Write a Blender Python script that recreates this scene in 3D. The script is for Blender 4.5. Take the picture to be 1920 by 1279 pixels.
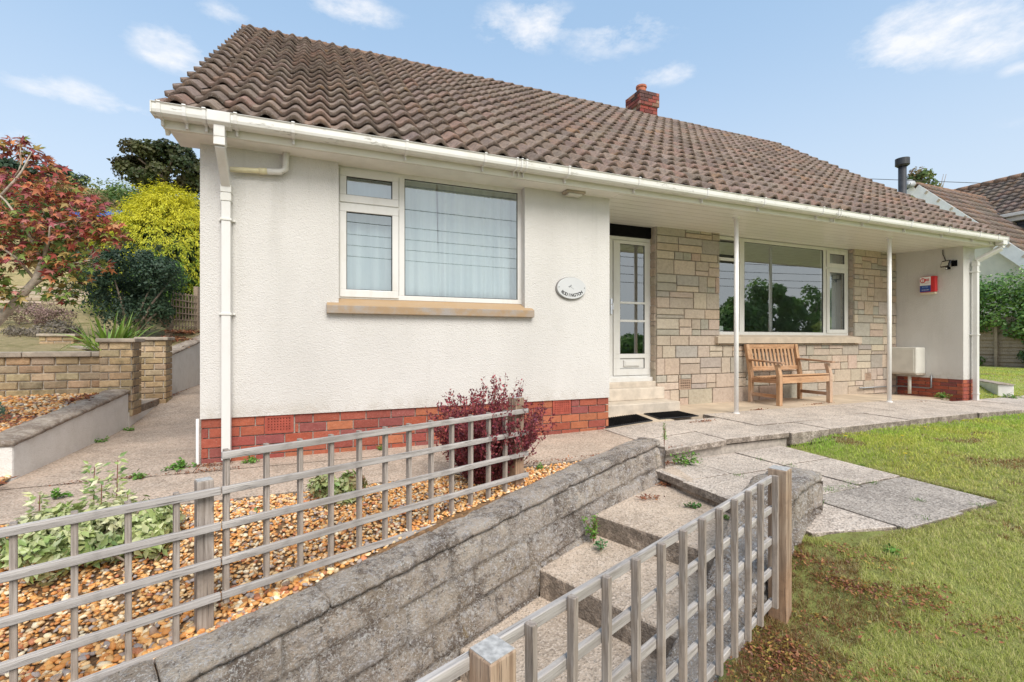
import bpy, bmesh, math, random
import numpy as np
from mathutils import Vector, Matrix, noise as mn
R = math.radians
rng = np.random.default_rng(7); random.seed(7)
for o in list(bpy.data.objects): bpy.data.objects.remove(o)
SC = bpy.context.scene
COL = SC.collection

# ---------------------------------------------------------------- camera
FPX, VRX = 885.0, 2160.0
TH = math.atan(FPX / VRX)
cd = bpy.data.cameras.new('camera'); cam = bpy.data.objects.new('camera', cd); COL.objects.link(cam)
cd.sensor_width = 36; cd.lens = FPX / 1920 * 36; cd.clip_start = 0.05; cd.clip_end = 2000
cam.location = (0, 0, 1.0); cam.rotation_euler = (R(90), 0, -TH)
SC.camera = cam
# ---------------------------------------------------------------- sky and sun
SUN_EL, SUN_AZ = 47, 178          # azimuth clockwise from +Y
w = bpy.data.worlds.new('World'); SC.world = w; w.use_nodes = True
nt = w.node_tree; nt.nodes.clear()
def wn(t, **k):
    n = nt.nodes.new(t)
    for a, b in k.items(): setattr(n, a, b)
    return n
sky = wn('ShaderNodeTexSky', sky_type='NISHITA', sun_disc=False)
sky.sun_elevation = R(SUN_EL); sky.sun_rotation = R(SUN_AZ); sky.altitude = 50
sky.air_density = 1.0; sky.dust_density = 1.6; sky.ozone_density = 1.6
tc = wn('ShaderNodeTexCoord')
def wmath(op, a, b=None, clamp=False):
    n = wn('ShaderNodeMath', operation=op, use_clamp=clamp)
    for i, v in enumerate((a, b)):
        if v is None: continue
        if isinstance(v, (int, float)): n.inputs[i].default_value = v
        else: nt.links.new(v, n.inputs[i])
    return n.outputs[0]
mp = wn('ShaderNodeMapping'); mp.inputs['Scale'].default_value = (1, 1, 2.2)
nt.links.new(tc.outputs['Generated'], mp.inputs['Vector'])
nz = wn('ShaderNodeTexNoise'); nz.inputs['Scale'].default_value = 8.5; nz.inputs['Detail'].default_value = 10; nz.inputs['Roughness'].default_value = 0.64
nt.links.new(mp.outputs[0], nz.inputs['Vector'])
def sky_dir(px, py):
    a = (px - 960) / FPX; b = (639 - py) / FPX
    return Vector((math.sin(TH) + math.cos(TH) * a, math.cos(TH) - math.sin(TH) * a, b)).normalized()
# puffs of cloud: direction, half width, half height (radians), density
puffs = [(330, 98, .062, .028, 1.0), (160, 182, .085, .020, .85), (665, 20, .08, .022, .8), (418, 22, .035, .016, .6),
         (985, 45, .085, .04, 1.0), (1160, 62, .10, .035, .7), (1250, 138, .07, .018, .6), (1100, 112, .05, .014, .35),
         (1760, 50, .105, .045, 1.15), (1690, 70, .06, .03, .9), (1880, 60, .06, .035, .9), (1910, 128, .02, .01, .6), (950, 118, .04, .014, .3),
         (-400, 150, .2, .05, .8), (2300, 150, .16, .05, .9), (600, -350, .35, .13, .7), (1500, -500, .4, .15, .7)]
# clouds in the half of the sky behind the camera, seen only in the windows
back = [((-.2, -.9, .35), .4, .12, .9), ((.5, -.8, .25), .35, .1, .9), ((.15, -.95, .15), .5, .06, .9), ((.8, -.5, .3), .3, .1, .8), ((-.8, -.4, .3), .3, .1, .8)]
cl = None
vec = wn('ShaderNodeVectorMath', operation='NORMALIZE'); nt.links.new(tc.outputs['Generated'], vec.inputs[0])
def puff(dv, hw, hh, den):
    global cl
    dv = Vector(dv).normalized(); side = Vector((dv.y, -dv.x, 0)).normalized(); up = side.cross(dv)
    d1 = wn('ShaderNodeVectorMath', operation='DOT_PRODUCT'); nt.links.new(vec.outputs[0], d1.inputs[0]); d1.inputs[1].default_value = side / hw
    d2 = wn('ShaderNodeVectorMath', operation='DOT_PRODUCT'); nt.links.new(vec.outputs[0], d2.inputs[0]); d2.inputs[1].default_value = up / hh
    d3 = wn('ShaderNodeVectorMath', operation='DOT_PRODUCT'); nt.links.new(vec.outputs[0], d3.inputs[0]); d3.inputs[1].default_value = dv
    q = wmath('ADD', wmath('MULTIPLY', d1.outputs['Value'], d1.outputs['Value']), wmath('MULTIPLY', d2.outputs['Value'], d2.outputs['Value']))
    m = wmath('MULTIPLY', wmath('SUBTRACT', 1.0, q, True), wmath('GREATER_THAN', d3.outputs['Value'], 0.2))
    m = wmath('MULTIPLY', m, den)
    cl = m if cl is None else wmath('MAXIMUM', cl, m)
for px, py, hw, hh, den in puffs: puff(sky_dir(px, py), hw * 1.25, hh * 1.35, den)
for b in back: puff(*b)
d0 = wn('ShaderNodeVectorMath', operation='DOT_PRODUCT'); nt.links.new(vec.outputs[0], d0.inputs[0]); d0.inputs[1].default_value = Vector((.1, -1, .1)).normalized()
oc = wn('ShaderNodeMapRange'); oc.interpolation_type = 'SMOOTHSTEP'; nt.links.new(d0.outputs['Value'], oc.inputs[0])
for i_, v_ in ((1, .05), (2, .65), (3, 0.), (4, .72)): oc.inputs[i_].default_value = v_
# density = mask shaped by noise
dn = wmath('ADD', wmath('MULTIPLY', cl, 1.15), wmath('MULTIPLY', wmath('SUBTRACT', nz.outputs['Fac'], .60), 4.6))
fac = wmath('MULTIPLY', wmath('MULTIPLY', wmath('MULTIPLY', dn, .85, True), wmath('MULTIPLY', cl, 1.5, True)), 0.85, True)
fac = wmath('MAXIMUM', fac, wmath('MULTIPLY', oc.outputs[0], wmath('ADD', wmath('MULTIPLY', nz.outputs['Fac'], 1.1), .45), True))
# thin high veil paling the blue
mixv = wn('ShaderNodeMix', data_type='RGBA'); mixv.inputs[0].default_value = 0.42
nt.links.new(sky.outputs[0], mixv.inputs[6]); mixv.inputs[7].default_value = (4.1, 6.1, 8.3, 1)
sz = wn('ShaderNodeSeparateXYZ'); nt.links.new(vec.outputs[0], sz.inputs[0])
hz_ = wn('ShaderNodeMapRange'); hz_.interpolation_type = 'SMOOTHSTEP'; nt.links.new(sz.outputs[2], hz_.inputs[0])
for i_, v_ in ((1, .02), (2, .62), (3, .85), (4, .0)): hz_.inputs[i_].default_value = v_
mixh = wn('ShaderNodeMix', data_type='RGBA'); nt.links.new(hz_.outputs[0], mixh.inputs[0]); nt.links.new(mixv.outputs[2], mixh.inputs[6]); mixh.inputs[7].default_value = (4.7, 5.2, 5.7, 1)
mixc = wn('ShaderNodeMix', data_type='RGBA'); nt.links.new(fac, mixc.inputs[0])
nt.links.new(mixh.outputs[2], mixc.inputs[6]); mixc.inputs[7].default_value = (6.3, 6.3, 6.45, 1)
bg = wn('ShaderNodeBackground'); bg.inputs[1].default_value = 0.092
nt.links.new(mixc.outputs[2], bg.inputs[0])
wo = wn('ShaderNodeOutputWorld'); nt.links.new(bg.outputs[0], wo.inputs[0])
sl = bpy.data.lights.new('sun', 'SUN'); sun = bpy.data.objects.new('sun', sl); COL.objects.link(sun)
sl.energy = 2.1; sl.angle = R(34); sl.color = (1, .95, .88)
sd = Vector((math.sin(R(SUN_AZ)) * math.cos(R(SUN_EL)), math.cos(R(SUN_AZ)) * math.cos(R(SUN_EL)), math.sin(R(SUN_EL))))
sun.rotation_euler = sd.to_track_quat('Z', 'Y').to_euler()
SC.view_settings.view_transform = 'Standard'; SC.view_settings.look = 'None'
SC.view_settings.exposure = 0.84; SC.view_settings.gamma = 1
SC.render.engine = 'CYCLES'
SC.cycles.max_bounces = 8; SC.cycles.transparent_max_bounces = 12

# ================================================================ materials
class NB:
    def __init__(s, name):
        s.m = bpy.data.materials.new(name); s.m.use_nodes = True
        s.t = s.m.node_tree; s.t.nodes.clear()
        s.out = s.t.nodes.new('ShaderNodeOutputMaterial')
        s.b = s.t.nodes.new('ShaderNodeBsdfPrincipled')
        s.t.links.new(s.b.outputs[0], s.out.inputs[0])
        s.tc = s.t.nodes.new('ShaderNodeTexCoord')
        g = s.t.nodes.new('ShaderNodeNewGeometry'); s.pos = g.outputs['Position']; s.geo = g
    def put(s, sock, v):
        if v is None: return
        if hasattr(v, 'is_linked') or isinstance(v, bpy.types.NodeSocket): s.t.links.new(v, sock)
        else: sock.default_value = v
    def noise(s, scale, detail=4, rough=.6, vec=None, dist=0, out='Fac'):
        n = s.t.nodes.new('ShaderNodeTexNoise'); s.put(n.inputs['Vector'], vec if vec is not None else s.pos)
        n.inputs['Scale'].default_value = scale; n.inputs['Detail'].default_value = detail
        n.inputs['Roughness'].default_value = rough; n.inputs['Distortion'].default_value = dist
        return n.outputs[out]
    def voro(s, scale, feat='F1', vec=None, out='Distance', rand=1):
        n = s.t.nodes.new('ShaderNodeTexVoronoi'); n.feature = feat; s.put(n.inputs['Vector'], vec if vec is not None else s.pos)
        n.inputs['Scale'].default_value = scale; n.inputs['Randomness'].default_value = rand
        return n.outputs[out]
    def map(s, scale=(1, 1, 1), rot=(0, 0, 0), loc=(0, 0, 0), vec=None):
        n = s.t.nodes.new('ShaderNodeMapping'); s.put(n.inputs['Vector'], vec if vec is not None else s.pos)
        n.inputs['Scale'].default_value = scale; n.inputs['Rotation'].default_value = rot; n.inputs['Location'].default_value = loc
        return n.outputs[0]
    def math(s, op, a, b=None, clamp=False):
        n = s.t.nodes.new('ShaderNodeMath'); n.operation = op; n.use_clamp = clamp
        s.put(n.inputs[0], a); s.put(n.inputs[1], b); return n.outputs[0]
    def step(s, v, lo, hi, a=0., b=1.):
        n = s.t.nodes.new('ShaderNodeMapRange'); n.interpolation_type = 'SMOOTHSTEP'
        s.put(n.inputs[0], v); n.inputs[1].default_value = lo; n.inputs[2].default_value = hi
        n.inputs[3].default_value = a; n.inputs[4].default_value = b; return n.outputs[0]
    def ramp(s, v, stops):
        n = s.t.nodes.new('ShaderNodeValToRGB'); s.put(n.inputs[0], v); e = n.color_ramp.elements
        while len(e) < len(stops): e.new(.5)
        for i, (p, c) in enumerate(stops): e[i].position = p; e[i].color = (*c, 1)
        return n.outputs[0]
    def mix(s, f, a, b, mode='MIX'):
        n = s.t.nodes.new('ShaderNodeMix'); n.data_type = 'RGBA'; n.blend_type = mode
        s.put(n.inputs[0], f)
        for i, v in ((6, a), (7, b)):
            if isinstance(v, tuple) and len(v) == 3: v = (*v, 1)
            s.put(n.inputs[i], v)
        return n.outputs[2]
    def attr(s, name='Col'):
        n = s.t.nodes.new('ShaderNodeAttribute'); n.attribute_name = name; return n.outputs['Color']
    def sep(s, v=None):
        n = s.t.nodes.new('ShaderNodeSeparateXYZ'); s.put(n.inputs[0], v if v is not None else s.pos); return n.outputs
    def bump(s, h, dist=.01, strength=1., normal=None):
        n = s.t.nodes.new('ShaderNodeBump'); n.inputs['Distance'].default_value = dist; n.inputs['Strength'].default_value = strength
        s.put(n.inputs['Height'], h)
        if normal is not None: s.put(n.inputs['Normal'], normal)
        return n.outputs[0]
    def done(s, col=None, rough=None, normal=None, spec=None, metal=None):
        if isinstance(col, tuple) and len(col) == 3: col = (*col, 1)
        s.put(s.b.inputs['Base Color'], col); s.put(s.b.inputs['Roughness'], rough); s.put(s.b.inputs['Normal'], normal)
        s.put(s.b.inputs['Specular IOR Level'], spec); s.put(s.b.inputs['Metallic'], metal)
        return s.m
M = {}
def plain(name, col, rough=.5, var=.12, scale=6, bump=0., bscale=60, spec=.5, metal=0.):
    n = NB(name)
    f = n.noise(scale, 5)
    c = n.mix(n.step(f, .3, .7), tuple(x * (1 - var) for x in col), tuple(min(1, x * (1 + var)) for x in col))
    nm = n.bump(n.noise(bscale, 4), .004, bump) if bump else None
    M[name] = n.done(c, rough, nm, spec, metal); return M[name]

n = NB('rough_render')            # stippled masonry paint
z = n.sep()[2]
dirt = n.noise(1.1, 5, .65, n.map((1, 1, .45)))
base = n.mix(n.step(dirt, .35, .75), (.65, .63, .60), (.58, .56, .53))
base = n.mix(n.step(n.noise(7, 6, .7), .55, .8, 0, .25), base, (.55, .52, .47))
low = n.math('MULTIPLY', n.step(z, .36, .62, 1, 0), n.step(n.noise(5, 5), .4, .65))
base = n.mix(n.math('MULTIPLY', low, .22), base, (.45, .43, .36))
stk = n.math('MULTIPLY', n.step(n.noise(5, 5, .6, n.map((2.2, 2.2, .12))), .52, .72), n.step(z, 2.6, 1.2, .5, .15))
base = n.mix(n.math('MULTIPLY', stk, .45), base, (.40, .385, .35))
base = n.mix(n.math('MULTIPLY', n.step(z, .37, .52, 1, 0), n.step(n.noise(9, 6, .75), .42, .62, 0, .38)), base, (.42, .37, .31))
hgt = n.math('ADD', n.noise(95, 3, .55), n.math('MULTIPLY', n.voro(140, 'SMOOTH_F1'), .7))
M['render'] = n.done(base, .85, n.bump(hgt, .006, .9), .3)

n = NB('garden_render')
c = n.mix(n.step(n.noise(3, 6, .75), .35, .75), (.80, .775, .735), (.68, .65, .60))
c = n.mix(n.step(n.noise(14, 6, .8), .58, .72, 0, .4), c, (.42, .39, .33))
M['garden_render'] = n.done(c, .9, n.bump(n.math('ADD', n.noise(95, 3, .55), n.noise(12, 4)), .006, .9), .2)
n = NB('cap_stone')
c = n.mix(n.step(n.noise(7, 7, .75), .38, .62), (.50, .42, .34), (.28, .22, .175))
c = n.mix(n.step(n.noise(50, 5, .8), .54, .64, 0, .7), c, (.68, .63, .58)); c = n.mix(n.step(n.noise(34, 5, .8, n.map(loc=(3, 3, 3))), .6, .68, 0, .7), c, (.12, .095, .075))
M['cap_stone'] = n.done(c, .95, n.bump(n.noise(45, 6, .8), .02, 1), .2)
def masonry(name, speck, moss=.0, bs=70, strength=.6, rough=.85, stain=None):
    n = NB(name)
    c = n.attr()
    c = n.mix(n.step(n.noise(28, 6, .7), .35, .7, 0, .45), c, n.mix(1, c, (.55, .5, .5), 'MULTIPLY'))
    c = n.mix(n.step(n.noise(120, 3), .58, .72, 0, speck), c, (.75, .7, .64))
    if moss: c = n.mix(n.step(n.noise(5, 6, .7), .5, .72, 0, moss), c, (.10, .09, .05))
    if stain: c = n.mix(n.step(n.noise(2.2, 5), .45, .7, 0, .5), c, stain)
    h = n.math('ADD', n.noise(bs, 5, .65), n.noise(bs * .25, 3))
    M[name] = n.done(c, rough, n.bump(h, .006, strength), .35)
masonry('brick', .18); masonry('stone', .12, .0, 22, 1.); masonry('buff_brick', .2, .6, 40, 1., stain=(.20, .15, .09))
masonry('chimney_brick', .3, .5)
n = NB('roof_tile')
c = n.attr()
c = n.mix(n.step(n.noise(30, 6, .75), .38, .64, 0, .65), c, (.09, .07, .06))
c = n.mix(n.step(n.noise(60, 4, .75), .55, .66, 0, .5), c, (.50, .45, .40))
zr = n.sep()[2]
lich = n.math('MULTIPLY', n.step(n.noise(9, 5, .7), .56, .66), n.step(n.noise(2.0, 4), .48, .62))
c = n.mix(n.math('MULTIPLY', lich, .45), c, (.36, .21, .10))
mossn = n.step(n.noise(14, 6, .75, n.map(loc=(3, 1, 0))), .60, .68, 0, .8)
c = n.mix(mossn, c, (.055, .045, .035))
M['tile'] = n.done(c, .9, n.bump(n.math('ADD', n.noise(60, 6, .7), n.noise(200, 2)), .008, .9), .25)
n = NB('ridge_tile')
c = n.ramp(n.noise(22, 6, .8), [(.3, (.05, .03, .025)), (.45, (.25, .17, .13)), (.55, (.34, .20, .13)), (.68, (.36, .32, .27)), (.8, (.44, .30, .14))])
M['ridge'] = n.done(c, .95, n.bump(n.noise(40, 6, .8), .03, 1), .2)
plain('mortar', (.42, .37, .32), .95, .2, 30, .8, 90); plain('lime_mortar', (.56, .50, .42), .95, .2, 30, .8, 90)
n = NB('upvc')                     # white pvc with faint grime
g = n.step(n.noise(6, 7, .75, n.map((1, 1, .3))), .42, .75, 0, .45)
M['pvc'] = n.done(n.mix(g, (.70, .69, .665), (.52, .49, .42)), .3, None, .5)
n = NB('upvc_old')
g = n.step(n.noise(4, 7, .75), .45, .75, 0, .45)
c = n.mix(g, (.70, .69, .65), (.52, .49, .40))
c = n.mix(n.step(n.noise(17, 6, .8, n.map((.25, 1, 1))), .57, .66, 0, .6), c, (.16, .15, .12))
M['pvc_old'] = n.done(c, .4, None, .5)
n = NB('upvc_fascia')
c = n.mix(n.step(n.noise(3, 6, .7), .4, .8, 0, .4), (.72, .70, .63), (.55, .52, .42))
d = n.voro(1, vec=n.map(loc=(1.01, -4.25, -2.625), vec=n.map((1, 0, 1), loc=(0, 0, 0))))
M['fascia'] = n.done(c, .45, None, .5)
n = NB('porch_cladding')           # glossy tongue-and-groove soffit boards, boards run along the house
y = n.sep()[1]
fr = n.math('FRACT', n.math('MULTIPLY', y, 1 / .155))
gro = n.math('MULTIPLY', n.step(fr, 0, .03), n.step(fr, .97, 1, 1, 0))
c = n.mix(n.step(n.noise(2.5, 5, n.map((.3, 1, 1)) and .6), .4, .7, 0, .3), (.90, .88, .84), (.80, .77, .70))
c = n.mix(gro, (.22, .2, .17), c)
M['soffit'] = n.done(c, .26, n.bump(gro, .006, 1), .6)
plain('soffit_plain', (.80, .78, .73), .4, .06)
plain('sill_stone', (.40, .34, .27), .9, .22, 9, .7); plain('sill_buff', (.55, .46, .36), .9, .1, 6, .5, 120)
n = NB('sill_weathered')
c = n.mix(n.step(n.noise(6, 6, .7), .35, .65), (.34, .31, .28), (.36, .25, .15))
c = n.mix(n.step(n.sep(n.geo.outputs['Normal'])[2], .3, .8, 0, .8), c, (.40, .27, .15))
M['sill1'] = n.done(c, .9, n.bump(n.noise(80, 5), .004, .6), .3)
plain('step_paint', (.54, .47, .385), .75, .14, 7, .5, 60)
plain('black', (.006, .006, .007), .9, spec=.1); plain('black_gloss', (.015, .015, .02), .25)
plain('rubber', (.018, .018, .02), .7, .3, 200, 1, 300)
plain('seal', (.02, .02, .02), .6); plain('air_red', (.33, .07, .045), .85, .15, 30, .3); plain('air_buff', (.42, .3, .22), .85, .15, 30)
plain('metal_grey', (.25, .26, .27), .4, .1, 20, metal=.6); plain('pot', (.42, .14, .08), .85, .3, 20, .4)
plain('flue', (.035, .037, .042), .45, .2, 10); plain('chrome', (.7, .7, .7), .2, metal=1.)
plain('yellow_pipe', (.68, .62, .40), .4, .1); plain('white_paint', (.88, .87, .85), .4, .05)
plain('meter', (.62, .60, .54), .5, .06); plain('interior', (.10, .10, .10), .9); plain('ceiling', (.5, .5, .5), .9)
plain('cream_render', (.78, .74, .60), .85, .06, 3, .4, 100); plain('cladding_dark', (.05, .05, .06), .6, .2, 4)
plain('red_plastic', (.62, .03, .035), .35, .05); plain('blue_print', (.03, .07, .30), .4, .05); plain('cream_plastic', (.68, .6, .45), .45, .05)
plain('blue_tarp', (.02, .10, .42), .5); plain('cable', (.02, .02, .02), .6); plain('dish', (.45, .47, .48), .5)
plain('text_black', (.03, .03, .03), .5); plain('text_white', (.85, .85, .85), .5); plain('text_blue', (.35, .55, .85), .5)
plain('plaque', (.56, .57, .57), .3, .04); plain('plaque_rim', (.22, .21, .2), .4)
n = NB('net_curtain')
x = n.sep()[0]
fold = n.noise(9, 3, .5, n.map((1.6, 1, .08)))
M['curtain'] = n.done(n.mix(n.step(fold, .3, .7), (.47, .53, .56), (.60, .65, .67)), .9, n.bump(fold, .03, .6), .1)
plain('drape', (.42, .44, .47), .9, .1)
def glass(name, ior, tint, tr=.92):
    n = NB(name); t = n.t
    n.t.nodes.remove(n.b)
    lw = t.nodes.new('ShaderNodeLayerWeight'); lw.inputs['Blend'].default_value = .5
    f0 = ior; frs = n.math('ADD', n.math('MULTIPLY', n.math('POWER', lw.outputs['Facing'], 5), 1 - f0), f0)
    gl = t.nodes.new('ShaderNodeBsdfGlossy'); gl.inputs['Roughness'].default_value = .0; gl.inputs['Color'].default_value = (.95, 1, 1, 1)
    tp = t.nodes.new('ShaderNodeBsdfTransparent'); tp.inputs['Color'].default_value = (*tint, 1)
    mx = t.nodes.new('ShaderNodeMixShader'); t.links.new(frs, mx.inputs[0]); t.links.new(tp.outputs[0], mx.inputs[1]); t.links.new(gl.outputs[0], mx.inputs[2])
    t.links.new(mx.outputs[0], n.out.inputs[0]); M[name] = n.m
glass('glass', .30, (.86, .92, .92))
def concrete(name, base, dark, light, agg=.5, bump=.7):
    n = NB(name)
    c = n.mix(n.step(n.noise(2.2, 6, .65), .35, .68), base, dark)
    c = n.mix(n.step(n.noise(11, 5, .7), .5, .75, 0, .55), c, light)
    c = n.mix(n.step(n.noise(1.3, 6, .75, n.map(loc=(8, 1, 0))), .50, .66, 0, .5), c, tuple(x * .62 for x in dark))
    ag = n.voro(95, out='Color'); sp = n.sep(ag)
    c = n.mix(n.step(sp[0], .72, .8, 0, agg), c, light)
    c = n.mix(n.step(sp[1], .74, .82, 0, agg), c, tuple(x * .42 for x in dark))
    c = n.mix(n.step(n.noise(24, 5, .75), .62, .70, 0, .55), c, tuple(x * .4 for x in dark))
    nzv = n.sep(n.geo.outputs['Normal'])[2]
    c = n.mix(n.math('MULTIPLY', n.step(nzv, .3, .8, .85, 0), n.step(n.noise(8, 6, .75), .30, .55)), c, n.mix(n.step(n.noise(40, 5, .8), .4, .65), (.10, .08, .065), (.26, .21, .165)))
    h = n.math('ADD', n.voro(95), n.math('MULTIPLY', n.noise(26, 6, .7), 1.6))
    M[name] = n.done(c, .92, n.bump(h, .007, bump), .25)
concrete('concrete_path', (.52, .40, .31), (.38, .30, .235), (.66, .55, .45))
concrete('concrete_step', (.58, .465, .36), (.42, .335, .26), (.72, .61, .51), .45)
concrete('slab', (.60, .51, .43), (.43, .365, .31), (.74, .66, .58), .6)
concrete('slab_dark', (.43, .375, .325), (.31, .27, .235), (.58, .52, .46), .6)
plain('patio_smooth', (.50, .405, .30), .85, .18, 3, .5, 40)
n = NB('old_blockwork')            # lichen-covered pitched stone
c = n.attr()
c = n.mix(n.step(n.noise(5, 8, .8), .46, .60, 0, .66), c, (.29, .225, .18))
c = n.mix(n.step(n.noise(2.6, 5, .7, n.map(loc=(5, 2, 1))), .48, .62, 0, .65), c, (.50, .40, .30))
c = n.mix(n.step(n.noise(9, 7, .8, n.map((1, 1, .55), loc=(2, 4, 1))), .52, .64, 0, .6), c, (.58, .53, .49))
c = n.mix(n.step(n.noise(26, 6, .85), .53, .60, 0, .85), c, (.70, .67, .68))
c = n.mix(n.step(n.noise(4.5, 6, .8, n.map((1, 1, 1.3), loc=(9, 3, 2))), .49, .60, 0, .68), c, (.16, .12, .095))
wz = n.step(n.noise(3.3, 5, .7, n.map(loc=(1, 5, 8))), .42, .58, .25, 1)
c = n.mix(n.math('MULTIPLY', wz, n.step(n.noise(42, 6, .85), .52, .58, 0, .9)), c, (.84, .80, .76))
c = n.mix(n.step(n.noise(90, 4, .8), .55, .61, 0, .95), c, (.90, .87, .83))
c = n.mix(n.step(n.noise(30, 6, .85, n.map(loc=(7, 7, 7))), .56, .64, 0, .8), c, (.09, .075, .065))
c = n.mix(n.step(n.noise(7, 4, .6, n.map(loc=(1, 8, 2))), .68, .74, 0, .5), c, (.48, .34, .14))
h = n.math('ADD', n.noise(18, 8, .8), n.math('MULTIPLY', n.noise(80, 5, .75), .9))
M['blockwork'] = n.done(c, .95, n.bump(h, .045, 1), .2)
def wood(name, light, dark, warm=None, knots=True, axis=0):
    n = NB(name)
    v = n.tc.outputs['Object']
    sc = [28, 28, 28]; sc[axis] = 1.6
    g = n.noise(1.6, 7, .65, n.map(tuple(sc), vec=v), .6)
    c = n.mix(n.step(g, .32, .68), dark, light)
    if warm: c = n.mix(n.step(n.noise(1.6, 4, .6, v), .42, .68, 0, .8), c, warm)
    s2 = [90, 90, 90]; s2[axis] = 3
    cr = n.noise(1.5, 4, .7, n.map(tuple(s2), vec=v))
    c = n.mix(n.step(n.noise(7, 5, .7, v), .5, .68, 0, .35), c, tuple(x * .6 for x in dark))
    c = n.mix(n.step(cr, .58, .66, 0, .75), c, tuple(x * .35 for x in dark))
    if knots:
        s3 = [9, 9, 9]; s3[axis] = 4
        kn = n.voro(1.0, vec=n.map(tuple(s3), vec=v))
        c = n.mix(n.step(kn, .06, .11, .6, 0), c, tuple(x * .3 for x in dark))
    M[name] = n.done(c, .85, n.bump(n.math('ADD', g, cr), .004, .7), .25)
wood('grey_wood_x', (.53, .495, .465), (.25, .225, .205), (.40, .37, .35), True, 0)
wood('grey_wood_z', (.46, .405, .36), (.20, .165, .14), (.34, .27, .215), True, 2)
wood('post_wood', (.46, .35, .26), (.20, .14, .10), (.40, .24, .14), True, 2)
wood('teak_x', (.60, .37, .21), (.40, .22, .12), (.54, .38, .26), False, 0)
wood('teak_y', (.50, .29, .17), (.33, .17, .09), (.45, .33, .26), False, 1)
wood('teak_z', (.60, .38, .22), (.40, .23, .13), (.52, .39, .30), False, 2)
wood('fence_far', (.44, .35, .26), (.3, .22, .16), None, False, 0)
plain('end_grain', (.40, .39, .375), .9, .25, 60, .5)
n = NB('soil_lawn')
c = n.ramp(n.noise(3.5, 6, .7), [(.3, (.30, .30, .10)), (.45, (.36, .40, .12)), (.58, (.40, .42, .15)), (.7, (.28, .17, .09))])
c = n.mix(n.step(n.noise(60, 5, .8), .5, .65, 0, .6), c, (.13, .09, .045))
M['lawn'] = n.done(c, .95, n.bump(n.noise(70, 6, .8), .03, 1), .1)
n = NB('dry_hill')
c = n.ramp(n.noise(.12, 6, .6), [(.35, (.12, .14, .04)), (.5, (.34, .28, .14)), (.65, (.42, .34, .18))])
c = n.mix(n.step(n.noise(1.5, 6, .7), .5, .7, 0, .5), c, (.16, .17, .06))
M['hill'] = n.done(c, .95, n.bump(n.noise(3, 5), .3, .6), .1)
n = NB('garden_soil')
c = n.ramp(n.noise(5, 6, .7), [(.3, (.16, .17, .05)), (.5, (.40, .33, .18)), (.7, (.48, .38, .22))])
c = n.mix(n.step(n.noise(40, 5, .8), .5, .65, 0, .5), c, (.14, .10, .06))
M['garden'] = n.done(c, .95, n.bump(n.noise(60, 6, .8), .03, 1), .1)
n = NB('gravel_bed'); M['gravel_bed'] = n.done(n.ramp(n.voro(45, out='Color'), [(0, (.10, .06, .03)), (1, (.3, .17, .08))]), .9, n.bump(n.voro(45), .02, 1))
n = NB('pebble')
c = n.attr(); c = n.mix(n.step(n.noise(90, 5, .7), .45, .7, 0, .45), c, n.mix(1, c, (1.35, 1.35, 1.35), 'MULTIPLY'))
c = n.mix(n.step(n.noise(60, 4, .7, n.map(loc=(4, 4, 4))), .6, .7, 0, .5), c, (.16, .09, .05))
M['pebble'] = n.done(c, .6, n.bump(n.noise(160, 3), .003, .5), .4)
def leafmat(name, rough=.5, trans=.3, spec=.35):
    n = NB(name); t = n.t
    c = n.attr(); c2 = n.mix(n.step(n.noise(130, 3), .4, .7, 0, .3), c, n.mix(1, c, (.6, .6, .6), 'MULTIPLY'))
    n.done(c2, rough, None, spec)
    tr = t.nodes.new('ShaderNodeBsdfTranslucent'); t.links.new(c, tr.inputs['Color'])
    mx = t.nodes.new('ShaderNodeMixShader'); mx.inputs[0].default_value = trans
    t.links.new(n.b.outputs[0], mx.inputs[1]); t.links.new(tr.outputs[0], mx.inputs[2]); t.links.new(mx.outputs[0], n.out.inputs[0])
    M[name] = n.m
leafmat('leaf'); leafmat('grass', .7, .5, .15); leafmat('leaf_gloss', .32, .2, .5)
plain('bark', (.26, .20, .15), .9, .3, 20, 1, 40); plain('bark_pale', (.42, .36, .29), .9, .25, 25, .8, 50); plain('stem_red', (.22, .09, .06), .8)
plain('litter', (.22, .075, .035), .9, .4, 60, .5)

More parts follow.
